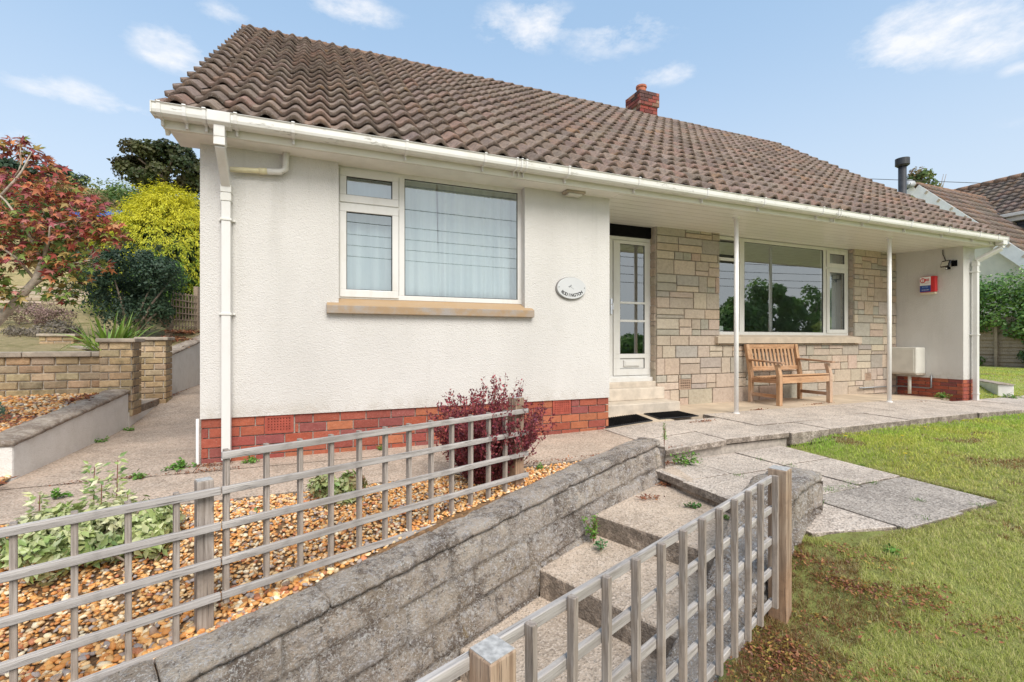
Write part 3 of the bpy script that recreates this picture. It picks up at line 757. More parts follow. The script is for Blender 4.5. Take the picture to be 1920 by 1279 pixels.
stone_wall('retaining_wall', 'short broken-topped stone wall beside the tall fence post at the lawn edge', .9, 2.92, 1.26, 1.52, rtop,
           lambda s: interp(s, [.9, 1.5, 2.1, 2.9], [-1.0, -.75, -.5, -.26]), amp=1.1, tp=1.50)

# ================================================================ trellis fences
def lath(t, name, a, b, w_, h_, mat, up=(0, 0, 1), bev=.002):
    m = MB(); c = (Vector(a) + Vector(b)) / 2; a2 = Vector(a) - c; b2 = Vector(b) - c
    d = (b2 - a2); d += Vector((0, random.uniform(-.002, .002), random.uniform(-.003, .003))) if name == 'rail' else Vector((random.uniform(-.003, .003), 0, 0))
    m.bar(-d / 2, d / 2, w_, h_, up); me_o = obj(name, m, mat, None, bevel=bev, seg=1)
    me_o.parent = t; me_o.location = c; return me_o
fa = thing('trellis_fence', 'low weathered grey trellis fence between gravel bed and stone wall, left of the steps', 'fence', tuple(FO), FANG, local=True)
for top_, s0, s1 in ((.527, -.183, 1.70), (.378, -2.6, -.188)):
    for k in range(5):
        zc = top_ - .017 - .15 * k
        lath(fa, 'rail', (s0, -.010, zc), (s1 if not (k == 4 and s0 > -1) else 1.35, -.010, zc), .020, .031, 'grey_wood_x')
for k in range(11): lath(fa, 'picket', (.15 * k, .011, -.13), (.15 * k, .011, .531), .032, .020, 'grey_wood_z', (1, 0, 0))
lath(fa, 'picket', (-.162, .011, -.13), (-.162, .011, .531), .038, .021, 'grey_wood_z', (1, 0, 0))
for k in range(15): lath(fa, 'picket', (-.3406 - .152 * k, .011, -.27), (-.3406 - .152 * k, .011, .382), .033, .020, 'grey_wood_z', (1, 0, 0))
def post(t, x, y, z0, z1, s, mat='post_wood', cap=None):
    m = MB(); h = (z1 - z0); m.box(-s / 2, s / 2, -s / 2, s / 2, -h / 2, h / 2)
    o = obj('post', m, mat, None, bevel=.004); o.parent = t; o.location = (x, y, (z0 + z1) / 2)
    e = MB(); e.box(-s / 2 + .003, s / 2 - .003, -s / 2 + .003, s / 2 - .003, 0, .002); q = obj('end_grain', e, 'end_grain', None); q.parent = o; q.location = (0, 0, h / 2)
    return o
post(fa, -.235, .055, -.4, .405, .062, 'grey_wood_z'); post(fa, 1.655, .064, -.25, .60, .082)
fb = thing('trellis_fence', 'tall narrow-railed trellis fence with heavy posts on the lawn side of the steps', 'fence', tuple(FO), FANG, local=True)
DY = -1.562
for k in range(5):
    zc = .35 - .018 - .15 * k
    lath(fb, 'rail', (-.005, DY + .010, zc), (1.815, DY + .010, zc), .018, .030, 'grey_wood_x')
    lath(fb, 'rail', (-1.6, DY + .012, zc + .002), (-.045, DY + .010, zc + .002), .018, .030, 'grey_wood_x')
for k in range(10): lath(fb, 'picket', (.2414 + .15 * k, DY - .012, -.285), (.2414 + .15 * k, DY - .012, .356), .024, .019, 'grey_wood_z', (1, 0, 0))
for s_ in (.0914, 1.795): lath(fb, 'picket', (s_, DY - .012, -.285), (s_, DY - .012, .352), .026, .019, 'grey_wood_z', (1, 0, 0))
post(fb, -.045, DY - .03, -.9, .362, .072, 'post_wood'); post(fb, 1.868, DY - .01, -.6, .374, .084, 'post_wood')

# ================================================================ bungalow
HX0, HX1, HY, YB = -.89, 10.5, 4.5, 5.52
house = thing('bungalow', 'white rendered bungalow with brown pantile roof, red brick base and recessed stone porch', 'house', (4.6, 4.5, 0))
ZC = 2.61
def wl(*b, m=None, name='wall', mat='render', **k):
    m = m or MB(); m.box(*b); return m
m = MB(); Z0 = .365
m.box(HX0, .166, HY, HY + .28, Z0, 2.7); m.box(1.988, 3.03, HY, HY + .28, Z0, 2.7); m.box(.166, 1.988, HY, HY + .28, Z0, 1.30); m.box(.166, 1.988, HY + .12, HY + .28, 2.615, 2.72)
m.box(HX0, HX0 + .28, HY + .28, 12.5, Z0, 2.7); m.box(2.75, 3.03, HY + .28, YB + .3, Z0, 2.7)
m.box(10.15, HX1, 4.52, 12.5, .34, 2.72); m.box(HX0, HX1, 12.5, 12.78, .3, 2.7)
for xg in (HX0, HX1 - .28):
    m.add([(xg, 4.5, 2.66), (xg + .28, 4.5, 2.66), (xg, 12.5, 2.66), (xg + .28, 12.5, 2.66), (xg, 8.5, 5.80), (xg + .28, 8.5, 5.80)], [(0, 2, 4), (1, 5, 3), (0, 4, 5, 1), (2, 3, 5, 4), (0, 1, 3, 2)])
obj('wall', m, 'render', house)
# red brick base
ab = [(-.428 + .89, -.198 + .89, .205, .365), (2.318 + .89, 2.545 + .89, .205, .365)]
def bb_(lab, L, bx, *a, **k):
    m = MB(); brickface(m, *a, **k); o = obj('brick_base', m, 'brick', house); g = MB(); g.box(*bx); obj('mortar', g, 'mortar', o)
bb_('', 0, (HX0 + .02, 3.0, HY + .033, HY + .25, -.1, Z0 - .002), (HX0 + .004, HY + .032, -.045), (1, 0, 0), (0, 0, 1), (0, -1, 0), 3.915, .41, .225, .075, .014, RED, .009, .06, [(a_, b_, c_ + .045, d_ + .045) for a_, b_, c_, d_ in ab])
bb_('', 0, (HX0 + .022, HX0 + .25, HY + .25, 12.4, -.1, Z0 - .002), (HX0 + .02, 12.4, -.06), (0, -1, 0), (0, 0, 1), (-1, 0, 0), 7.88, .42, .225, .075, .014, RED)
bb_('', 0, (2.8, 3.003, HY + .25, YB, -.1, Z0 - .002), (3.005, HY + .02, -.045), (0, 1, 0), (0, 0, 1), (1, 0, 0), 1.0, .41, .225, .075, .014, RED)
bb_('', 0, (10.182, HX1 - .01, 4.6, 12.4, -.1, .338), (10.18, YB - .0, -.05), (0, -1, 0), (0, 0, 1), (-1, 0, 0), YB - 4.535, .39, .225, .066, .014, RED, .007)
bb_('', 0, (10.184, HX1 - .012, 4.545, 4.598, -.1, .338), (10.17, 4.54, -.05), (1, 0, 0), (0, 0, 1), (0, -1, 0), .33, .39, .225, .066, .014, RED, .007)
# porch stone
m = MB(); g = MB()
F0 = YB + .03
ashlar(m, (4.525, F0, .03), (1, 0, 0), (0, 0, 1), (0, -1, 0), 10.15 - 4.525, 2.66, .03,
       holes=[(5.73 - 4.525, 8.92 - 4.525, .96 - .03, 2.8), (4.928 - 4.525, 5.16 - 4.525, .245, .402), (9.215 - 4.525, 9.398 - 4.525, .245, .38)])
ashlar(m, (4.53, F0 + .22, .4), (0, -1, 0), (0, 0, 1), (-1, 0, 0), .22, 2.3, .012)
ashlar(m, (8.94, F0 + .22, 1.0), (0, -1, 0), (0, 0, 1), (-1, 0, 0), .22, 1.66, .015)
obj('porch_stonework', m, 'stone', house)
g.box(4.53, 5.725, F0 + .001, F0 + .25, 0, 2.75); g.box(5.725, 8.93, F0 + .001, F0 + .25, 0, 1.0); g.box(8.94, 10.16, F0 + .001, F0 + .25, 0, 2.75)
obj('porch_mortar', g, 'lime_mortar', house)
# rooms behind the glass
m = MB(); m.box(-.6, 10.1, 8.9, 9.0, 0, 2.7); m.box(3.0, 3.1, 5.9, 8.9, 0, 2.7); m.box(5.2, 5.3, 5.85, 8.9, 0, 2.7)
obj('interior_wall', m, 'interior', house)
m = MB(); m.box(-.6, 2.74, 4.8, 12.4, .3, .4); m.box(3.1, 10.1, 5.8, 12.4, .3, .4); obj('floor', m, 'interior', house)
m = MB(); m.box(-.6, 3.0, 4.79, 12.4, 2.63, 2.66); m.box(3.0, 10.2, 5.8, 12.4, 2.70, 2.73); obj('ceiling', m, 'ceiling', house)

def ring(m, x0, x1, z0, z1, w_, y0, y1):
    m.box(x0, x1, y0, y1, z0, z0 + w_); m.box(x0, x1, y0, y1, z1 - w_, z1); m.box(x0, x0 + w_, y0, y1, z0 + w_, z1 - w_); m.box(x1 - w_, x1, y0, y1, z0 + w_, z1 - w_)
def light(par, x0, x1, z0, z1, y, gl='glass'):
    """pane with a black gasket round it, x/z are the visible glass"""
    m = MB(); ring(m, x0 - .003, x1 + .003, z0 - .003, z1 + .003, .009, y + .004, y + .012); obj('gasket', m, 'seal', par)
    m = MB(); m.add([(x0, y + .013, z0), (x1, y + .013, z0), (x1, y + .013, z1), (x0, y + .013, z1)], [(0, 1, 2, 3)]); obj('pane', m, gl, par)
def sash(par, x0, x1, z0, z1, gx0, gx1, gz0, gz1, y):
    m = MB()
    m.box(x0, x1, y - .012, y + .03, z0, gz0); m.box(x0, x1, y - .012, y + .03, gz1, z1); m.box(x0, gx0, y - .012, y + .03, gz0, gz1); m.box(gx1, x1, y - .012, y + .03, gz0, gz1)
    s = obj('sash', m, 'pvc', par, bevel=.004); light(par, gx0, gx1, gz0, gz1, y); return s
# window in the rendered wall
YF = 4.59
m = MB(); x0, x1, z0, z1 = .168, 1.992, 1.39, 2.61
m.box(x0, x1, YF, YF + .06, z0, z0 + .045); m.box(x0, x1, YF, YF + .06, z1 - .05, z1); m.box(x0, x0 + .03, YF, YF + .06, z0 + .045, z1 - .05); m.box(1.945, x1, YF, YF + .06, z0 + .045, z1 - .05)
m.box(.712, .765, YF, YF + .06, z0 + .045, z1 - .05); m.box(x0 + .03, .712, YF, YF + .06, 2.25, 2.285)
win = obj('window', m, 'pvc', house, bevel=.003); win['label'] = 'three-light window with net curtains in the rendered wall'
sash(win, .178, .708, 1.405, 2.262, .236, .648, 1.473, 2.190, YF)
sash(win, .178, .708, 2.275, 2.585, .236, .648, 2.345, 2.515, YF)
light(win, .765, 1.945, z0 + .045, z1 - .05, YF)
m = MB(); m.extrude([(4.445, 1.245), (4.445, 1.318), (4.60, 1.392), (4.62, 1.392), (4.62, 1.245)], .065, 2.075); obj('sill', m, 'sill1', win, bevel=.006)
def drape(par, x0, x1, z0, z1, y, amp, waves, mat, name='curtain', lean=0):
    m = MB(); n_ = 90
    for j in range(9):
        for i in range(n_ + 1):
            u = i / n_; v = j / 8
            m.v.append((x0 + (x1 - x0) * u + lean * (1 - v) * (1 if u > .5 else 0) * (u - .5) * 2, y + amp * math.sin(u * waves * 6.283 + 1.2 * math.sin(u * 9)) * (.6 + .4 * (1 - v)), z0 + (z1 - z0) * v)); m.c.append((.6, .6, .6))
    for j in range(8):
        for i in range(n_): a = j * (n_ + 1) + i; m.f.append((a, a + 1, a + n_ + 2, a + n_ + 1))
    o = obj(name, m, mat, par, True); s = o.modifiers.new('solid', 'SOLIDIFY'); s.thickness = .003; return o
drape(win, .14, 1.10, 1.38, 2.62, 4.735, .012, 7, 'curtain', lean=.045); drape(win, 1.13, 2.06, 1.38, 2.62, 4.75, .016, 8, 'curtain')
# picture window in the porch
YW = 5.62
m = MB(); x0, x1, z0, z1 = 5.74, 8.905, 1.098, 2.655
m.box(x0, x1, YW, YW + .06, z0, z0 + .05); m.box(x0, x1, YW, YW + .06, z1 - .055, z1); m.box(x0, x0 + .04, YW, YW + .06, z0 + .05, z1 - .055); m.box(8.865, x1, YW, YW + .06, z0 + .05, z1 - .055)
m.box(6.245, 6.352, YW, YW + .06, z0 + .05, z1 - .055); m.box(8.235, 8.305, YW, YW + .06, z0 + .05, z1 - .055); m.box(x0 + .04, 6.245, YW, YW + .06, 2.27, 2.32); m.box(8.305, 8.865, YW, YW + .06, 2.27, 2.32)
win2 = obj('window', m, 'pvc', house, bevel=.003); win2['label'] = 'wide picture window in the stone porch wall, trees mirrored in its dark glass'
light(win2, 6.352, 8.235, z0 + .05, z1 - .055, YW, 'glass')
sash(win2, 8.315, 8.86, 1.135, 2.275, 8.393, 8.795, 1.205, 2.222, YW); sash(win2, 8.315, 8.86, 2.31, 2.615, 8.393, 8.795, 2.385, 2.55, YW)
light(win2, 5.80, 6.18, 1.16, 2.24, YW); light(win2, 5.80, 6.18, 2.36, 2.57, YW)
m = MB(); m.extrude([(5.45, .962), (5.45, 1.062), (5.62, 1.10), (5.66, 1.10), (5.66, .962)], 5.62, 9.02); obj('sill', m, 'sill_buff', win2, bevel=.006)
drape(win2, 8.62, 8.95, 1.1, 2.6, 5.78, .02, 4, 'drape'); drape(win2, 7.14, 7.2, 1.1, 2.6, 5.80, .01, 1, 'drape'); drape(win2, 5.75, 5.86, 1.1, 2.6, 5.80, .02, 2, 'drape')
m = MB(); m.box(5.70, 5.98, 5.70, 5.75, 1.15, 1.24); obj('window_box', m, 'white_paint', win2)
# front door
YD = 5.66
m = MB(); x0, x1, z0, z1 = 3.06, 4.545, .42, 2.50
m.box(x0, x1, YD, YD + .07, z0, .50); m.box(x0, x1, YD, YD + .07, 2.445, z1); m.box(4.487, x1, YD, YD + .07, .50, 2.445); m.box(3.80, 3.866, YD, YD + .07, .50, 2.445); m.box(x0, x0 + .06, YD, YD + .07, .50, 2.445)
m.box(3.06, 4.545, YD - .05, YD, .40, .475)
door = obj('door', m, 'pvc', house, bevel=.004); door['label'] = 'white glazed front door with letter plate, up two steps in the porch'
def leaf_(a, b, g0, g1):
    m = MB(); y = YD - .012
    m.box(a, b, y, y + .05, .505, .600); m.box(a, b, y, y + .05, .752, .815); m.box(a, b, y, y + .05, 2.393, 2.44)
    m.box(a, g0, y, y + .05, .600, .752); m.box(g1, b, y, y + .05, .600, .752); m.box(a, g0, y, y + .05, .815, 2.393); m.box(g1, b, y, y + .05, .815, 2.393)
    o = obj('leaf', m, 'pvc', door, bevel=.004)
    m = MB(); m.box(g0, g1, y + .02, y + .03, .600, .752); obj('panel', m, 'pvc', door)
    m = MB(); ring(m, g0 - .002, g1 + .002, .598, .754, .007, y + .012, y + .019); obj('gasket', m, 'seal', door)
    light(door, g0, g1, .815, 2.393, y + .004)
    for zb in (1.275, 1.535):
        m = MB(); m.box(g0, g1, y - .004, y + .012, zb, zb + .03); obj('glazing_bar', m, 'pvc', door)
leaf_(3.872, 4.482, 3.983, 4.412); leaf_(3.13, 3.795, 3.25, 3.68)
m = MB(); m.box(4.05, 4.325, YD - .012, YD + .006, .633, .722); m.box(4.065, 4.31, YD - .018, YD - .012, .648, .707); obj('letter_plate', m, 'pvc', door, bevel=.004)
m = MB(); m.box(3.815, 3.845, YD - .025, YD, 1.38, 1.60); m.tube([(3.83, YD - .02, 1.52), (3.83, YD - .06, 1.52), (3.83, YD - .06, 1.44)], .009); obj('handle', m, 'chrome', door, bevel=.003)
m = MB(); m.box(3.05, 4.53, YD - .02, YD + .1, 2.505, 2.72); obj('fanlight_panel', m, 'black', house)
m = MB(); m.box(3.03, 4.53, YB + .02, YD + .1, 0, .42); obj('threshold', m, 'step_paint', house, bevel=.01)
m = MB(); m.box(3.03, 4.515, 5.03, YD - .02, 0, .188); obj('doorstep', m, 'step_paint', house, bevel=.012)
m = MB(); m.box(3.03, 4.51, 5.335, YD - .022, .188, .352); obj('doorstep', m, 'step_paint', house, bevel=.012)
# porch ceiling, soffit, fascia
m = MB(); yc = 4.275
m.add([(3.03, yc, 2.602), (10.3, yc, 2.602), (10.3, 5.75, 2.668), (3.03, 5.75, 2.668), (3.03, yc, 2.63), (10.3, yc, 2.63), (10.3, 5.75, 2.70), (3.03, 5.75, 2.70)], [(0, 3, 2, 1), (4, 5, 6, 7), (0, 1, 5, 4), (1, 2, 6, 5), (2, 3, 7, 6), (3, 0, 4, 7)])
obj('porch_ceiling', m, 'soffit', house)
m = MB(); m.box(-1.05, 3.03, yc, HY + .13, 2.602, 2.625); obj('soffit', m, 'soffit_plain', house)
m = MB(); m.box(-1.075, 10.34, 4.25, yc, 2.592, 2.745); m.box(1.0, 1.004, 4.2475, 4.25, 2.595, 2.74); m.box(6.5, 6.504, 4.2475, 4.25, 2.595, 2.74); obj('fascia', m, 'fascia', house, bevel=.003)
m = MB(); x = -.55
while x < 2.6: m.box(x, x + .007, yc + .006, yc + .02, 2.5985, 2.6015); x += .0135
obj('soffit_vent', m, 'seal', house)
m = MB(); m.bar((-1.062, 4.25, 2.64), (-1.062, 8.5, 5.82), .022, .20, (0, 0, 1)); m.bar((-1.062, 12.75, 2.64), (-1.062, 8.5, 5.82), .022, .20, (0, 0, 1)); obj('bargeboard', m, 'fascia', house)
m = MB(); m.bar((-.97, 4.28, 2.60), (-.97, 8.5, 5.755), .16, .02, (0, 0, 1)); obj('verge_soffit', m, 'soffit_plain', house)
m = MB(); m.bar((10.56, 4.25, 2.64), (10.56, 8.5, 5.82), .022, .20, (0, 0, 1)); obj('bargeboard', m, 'fascia', house)
m = MB(); m.box(10.3, 10.57, yc - .02, 4.6, 2.60, 2.72); obj('eaves_box', m, 'fascia', house)
m = MB(); m.tube([(-.905, 4.49, .0), (-.905, 4.49, .37)], .012); obj('cable_conduit', m, 'white_paint', house)
# porch posts
for px_, py_ in ((5.062, 4.606), (8.245, 4.585)):
    m = MB(); m.tube([(px_, py_, .04), (px_, py_, 2.615)], .0285, 20); p_ = obj('porch_post', m, 'white_paint', house, True)
    for q_ in (2.600, .045): m = MB(); m.tube([(px_, py_, q_), (px_, py_, q_ + .014)], .044, 16); obj('collar', m, 'white_paint', p_)
# air bricks
for a, b, c, d in ab:
    x0 = a - .89 + .003; x1 = b - .89 - .003; m = MB()
    ring(m, x0, x1, c + .003, d - .003, .020, HY + .012, HY + .03); nxh, nzh = 8, 5
    gx_, gz_ = (x1 - x0 - .04) / nxh, (d - c - .046) / nzh
    for i in range(nxh + 1): m.box(x0 + .02 + i * gx_ - .0075, x0 + .02 + i * gx_ + .0075, HY + .016, HY + .03, c + .023, d - .023)
    for j in range(nzh + 1): m.box(x0 + .02, x1 - .02, HY + .017, HY + .03, c + .023 + j * gz_ - .0075, c + .023 + j * gz_ + .0075)
    o = obj('air_brick', m, 'air_red', house); m = MB(); m.box(x0 + .01, x1 - .01, HY + .0302, HY + .033, c + .01, d - .01); obj('backing', m, 'seal', o)
for x0, x1, z0, z1 in ((4.931, 5.157, .278, .430), (9.218, 9.395, .278, .408)):
    m = MB(); ring(m, x0, x1, z0, z1, .016, YB + .002, YB + .028)
    for i in range(1, 6): xx = x0 + (x1 - x0) * i / 6; m.box(xx - .006, xx + .006, YB + .006, YB + .028, z0, z1)
    for j in range(1, 4): zz = z0 + (z1 - z0) * j / 4; m.box(x0, x1, YB + .007, YB + .028, zz - .006, zz + .006)
    o = obj('air_brick', m, 'air_buff', house); m = MB(); m.box(x0, x1, YB + .0285, YB + .031, z0, z1); obj('backing', m, 'seal', o)
# gutter
m = MB()
go = [(4.247, 2.70), (4.247, 2.665), (4.225, 2.645), (4.16, 2.643), (4.138, 2.66), (4.132, 2.68), (4.132, 2.722), (4.122, 2.731), (4.127, 2.735), (4.139, 2.729), (4.139, 2.682), (4.146, 2.664), (4.163, 2.65), (4.222, 2.652), (4.24, 2.668), (4.240, 2.70)]
m.extrude(go, -1.12, 10.62); m.box(-1.124, -1.116, 4.125, 4.247, 2.65, 2.733); m.box(10.616, 10.624, 4.125, 4.247, 2.65, 2.733)
gut = obj('gutter', m, 'pvc_old', house, bevel=.002)
def clip(x, wd=.024):
    m = MB(); g2 = [(4.252, 2.665), (4.228, 2.639), (4.158, 2.637), (4.131, 2.657), (4.126, 2.68), (4.125, 2.725), (4.117, 2.733), (4.12, 2.741), (4.15, 2.739), (4.15, 2.733), (4.129, 2.733), (4.132, 2.69)]
    m.extrude([(4.252, 2.67), (4.228, 2.638), (4.158, 2.636), (4.130, 2.657), (4.125, 2.68), (4.124, 2.724), (4.116, 2.732), (4.12, 2.741), (4.145, 2.739), (4.132, 2.722), (4.132, 2.68), (4.138, 2.66), (4.16, 2.643), (4.225, 2.645), (4.247, 2.668)], x, x + wd)
    m.box(x + .004, x + wd - .004, 4.22, 4.252, 2.60, 2.66); return obj('bracket', m, 'pvc', gut)
for x in (-1.085, -.93, -.805, -.60, -.20, .70, 1.42, 2.30, 3.15, 4.1, 5.0, 6.05, 7.0, 7.95, 8.9, 9.75, 10.30): clip(x)
for x in (1.74, 1.79, 1.84, 6.35, 6.40): clip(x, .018)
# gutter outlets and downpipes
def sq(m, pts, wx, wy):
    pts = [Vector(p) for p in pts]
    for a, b in zip(pts[:-1], pts[1:]): m.bar(a, b, wx, wy, (0, 1, 0) if abs((b - a).normalized().y) < .9 else (0, 0, 1))
m = MB(); m.extrude([(4.122, 2.733), (4.122, 2.655), (4.15, 2.632), (4.235, 2.632), (4.248, 2.655), (4.248, 2.70)], -.775, -.62); m.box(-.735, -.66, 4.145, 4.225, 2.55, 2.64); obj('outlet', m, 'pvc', gut, bevel=.006)
m = MB(); sq(m, [(-.697, 4.185, 2.60), (-.697, 4.185, 2.50), (-.697, 4.455, 2.26), (-.697, 4.455, .03)], .066, .062)
dp = obj('downpipe', m, 'pvc', house, bevel=.006); dp['label'] = 'left downpipe with swan neck and side branch'
for z_ in (2.52, 2.24, 2.17): m = MB(); m.box(-.735, -.659, (4.148 if z_ > 2.4 else 4.418), (4.222 if z_ > 2.4 else 4.492), z_ - .03, z_ + .03); obj('socket', m, 'pvc_old', dp, bevel=.002)
for z_ in (1.99, 1.22): m = MB(); m.box(-.739, -.655, 4.417, 4.5, z_ - .009, z_ + .009); m.tube([(-.645, 4.48, z_), (-.645, 4.5, z_)], .008); m.box(-.755, -.65, 4.48, 4.5, z_ - .006, z_ + .006); obj('clip', m, 'pvc_old', dp, bevel=.002)
m = MB(); m.tube([(-.67, 4.45, 2.405), (-.35, 4.45, 2.43)], .022, 12); m.tube([(-.46, 4.45, 2.42), (-.40, 4.45, 2.426)], .027, 12); bp = obj('branch_pipe', m, 'yellow_pipe', dp, True)
m = MB(); m.tube([(-.44, 4.45, 2.422), (-.30, 4.45, 2.434), (-.262, 4.45, 2.46), (-.255, 4.45, 2.60)], .026, 12); obj('elbow', m, 'pvc_old', bp, True)
m = MB(); m.box(10.47, 10.60, 4.135, 4.245, 2.60, 2.70); obj('outlet', m, 'pvc', gut, bevel=.006)
m = MB(); sq(m, [(10.54, 4.19, 2.62), (10.54, 4.19, 2.55), (10.375, 4.45, 2.36), (10.375, 4.45, -.02)], .068, .066)
dp2 = obj('downpipe', m, 'pvc', house, bevel=.006); dp2['label'] = 'right downpipe beside the alarm wall'
for q_ in ((10.335, 10.415, 4.41, 4.49, 2.28, 2.35), (10.33, 10.42, 4.41, 4.52, 2.17, 2.19), (10.33, 10.42, 4.41, 4.52, 1.10, 1.12), (10.335, 10.415, 4.41, 4.49, .09, .11)): m = MB(); m.box(*q_); obj('clip', m, 'pvc_old', dp2, bevel=.002)

# ---- roof: interlocking pantiles, every tile its own step and lip
E0 = Vector((0, 4.155, 2.742)); RG = Vector((0, 8.5, 5.99)); SL = (RG - E0).length; ev = (RG - E0).normalized(); en = Vector((0, -ev.z, ev.y))
X0, X1, NT, NR = -1.1, 10.6, 59, 19
tw = (X1 - X0) / NT; tg = SL / NR
TC = [(.30, .215, .165), (.26, .19, .15), (.32, .235, .185), (.34, .255, .205), (.24, .175, .14), (.33, .215, .16)]
PT = []
NP = 13
for k in range(NP):
    u = k / (NP - 1); hh = .029 * math.cos((u - .62) * 2 * math.pi) + .001 * math.cos((u - .62) * 4 * math.pi)
    PT.append((u, hh))
V = []; Fq = []; Cc = []
for r_ in range(NR):
    ph = mn.noise(Vector((0, r_ * 2.1, 0))) * .004
    for c_ in range(NT):
        dz = random.uniform(-.004, .005); dv = random.uniform(-.007, .007); rot = random.uniform(-.005, .005) + (random.uniform(-.025, .025) if random.random() < .04 else 0)
        shade_ = .78 + .22 * sm(c_, 0, 26); col = jit(random.choice(TC), .12)
        if random.random() < .012: col = (.38, .23, .14)
        xa = X0 + c_ * tw + ph; o = len(V)
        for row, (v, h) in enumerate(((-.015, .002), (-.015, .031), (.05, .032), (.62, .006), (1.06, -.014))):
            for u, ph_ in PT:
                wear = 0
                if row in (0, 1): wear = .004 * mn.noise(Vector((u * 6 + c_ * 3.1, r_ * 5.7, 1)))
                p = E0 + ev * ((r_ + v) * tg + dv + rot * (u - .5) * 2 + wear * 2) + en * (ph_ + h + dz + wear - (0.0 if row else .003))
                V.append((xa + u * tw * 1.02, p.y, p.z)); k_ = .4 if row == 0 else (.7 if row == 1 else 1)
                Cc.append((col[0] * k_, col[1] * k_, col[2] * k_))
        for row in range(4):
            for k in range(NP - 1): a = o + row * NP + k; Fq.append((a, a + 1, a + NP + 1, a + NP))
        # side edge of the tile
        s0_ = len(V)
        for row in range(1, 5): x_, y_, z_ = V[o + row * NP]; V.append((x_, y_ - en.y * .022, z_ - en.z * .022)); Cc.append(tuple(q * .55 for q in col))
        for row in range(3): Fq.append((o + (row + 1) * NP, o + (row + 2) * NP, s0_ + row + 1, s0_ + row))
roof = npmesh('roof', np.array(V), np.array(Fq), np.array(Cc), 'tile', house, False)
m = MB(); a, b = E0 - en * .035, RG - en * .035
m.add([(X0 + .01, a.y + .06, a.z + .04), (X1 - .01, a.y + .06, a.z + .04), (X1 - .01, b.y, b.z), (X0 + .01, b.y, b.z)], [(0, 1, 2, 3)])
m.add([(X0 + .01, 8.5, 5.96), (X1 - .01, 8.5, 5.96), (X1 - .01, 12.85, 2.72), (X0 + .01, 12.85, 2.72)], [(0, 1, 2, 3)])
ub = obj('roof_felt', m, 'ridge', roof); s_ = ub.modifiers.new('solid', 'SOLIDIFY'); s_.thickness = .02
# ridge tiles, mossy and uneven
m = MB(); x = X0 - .01
while x < X1 - .2:
    L = .42; n_ = 12; o = len(m.v); dz = random.uniform(-.008, .008); col = jit((.34, .22, .16), .2)
    for i in range(9):
        for k in range(n_ + 1):
            a = math.pi * (k / n_) ; rr = .105 + .010 * mn.fractal(Vector(((x + i * .05) * 14, math.cos(a) * 2, math.sin(a) * 2)), .8, 2, 4) + (.008 if i == 8 else 0)
            m.v.append((x + L * i / 8, 8.5 + math.cos(a) * rr * 1.12, 5.885 + math.sin(a) * rr * .92 + dz)); m.c.append(col)
    for i in range(8):
        for k in range(n_): a = o + i * (n_ + 1) + k; m.f.append((a, a + 1, a + n_ + 2, a + n_ + 1))
    m.f.append(tuple(o + k for k in range(n_ + 1))); m.f.append(tuple(o + 8 * (n_ + 1) + k for k in range(n_ + 1)))
    x += L * .97
obj('ridge_tiles', m, 'ridge', roof, True)
# moss cushions rolling along the ridge edge
m = MB()
for i in range(420):
    x = random.uniform(X0, X1); y = 8.5 - random.uniform(.07, .16); z_ = 5.955 - (8.5 - y) * .62; r_ = random.uniform(.012, .032)
    m.tube([(x - r_, y, z_), (x, y, z_ + r_ * .6), (x + r_, y, z_)], [r_ * .4, r_, r_ * .4], 5)
obj('moss', m, 'ridge', roof, True, kind='stuff')
# chimney
ch = MB(); cx0, cx1, cy0, cy1 = 6.72, 7.27, 8.78, 9.32
for (a0, a1, b0, b1, z0, z1, nr) in ((cx0 + .03, cx1 - .03, cy0 + .03, cy1 - .03, 5.55, 6.38, 0), (cx0, cx1, cy0, cy1, 6.38, 6.70, 0)):
    brickface(ch, (a0, b0 + .014, z0), (1, 0, 0), (0, 0, 1), (0, -1, 0), a1 - a0, z1 - z0, .225, .08, .014, REDC, .010, .1, va=.3)
    brickface(ch, (a0 + .014, b1, z0), (0, -1, 0), (0, 0, 1), (-1, 0, 0), b1 - b0, z1 - z0, .225, .08, .014, REDC + [(.4, .33, .26)] * (2 if z0 < 6 else 0), .010, va=.3)
    brickface(ch, (a1 - .014, b0, z0), (0, 1, 0), (0, 0, 1), (1, 0, 0), b1 - b0, z1 - z0, .225, .08, .014, REDC, .010, va=.3)
    brickface(ch, (a1, b1 - .014, z0), (-1, 0, 0), (0, 0, 1), (0, 1, 0), a1 - a0, z1 - z0, .225, .08, .014, REDC, .010, va=.3)
chim = obj('chimney', ch, 'chimney_brick', roof)
m = MB(); m.box(cx0 + .046, cx1 - .046, cy0 + .046, cy1 - .046, 5.4, 6.38); m.box(cx0 + .016, cx1 - .016, cy0 + .016, cy1 - .016, 6.38, 6.695); obj('flaunching', m, 'mortar', chim)
m = MB(); m.tube([(6.93, 9.0, 6.68), (6.93, 9.0, 6.86), (6.93, 9.0, 6.865), (6.93, 9.0, 6.91)], [.115, .105, .125, .12], 20); m.tube([(6.93, 9.0, 6.911), (6.93, 9.0, 6.913)], .09, 20, col=(0, 0, 0)); obj('chimney_pot', m, 'pot', chim)
# black stove flue beyond the far gable
m = MB(); m.tube([(10.85, 5.8, .2), (10.85, 5.8, 4.52)], .068, 20); fl_ = obj('flue', m, 'flue', house, True)
m = MB(); m.tube([(10.85, 5.8, 4.50), (10.85, 5.8, 4.53), (10.85, 5.8, 4.66)], [.085, .12, .12], 22); obj('cowl', m, 'flue', fl_)

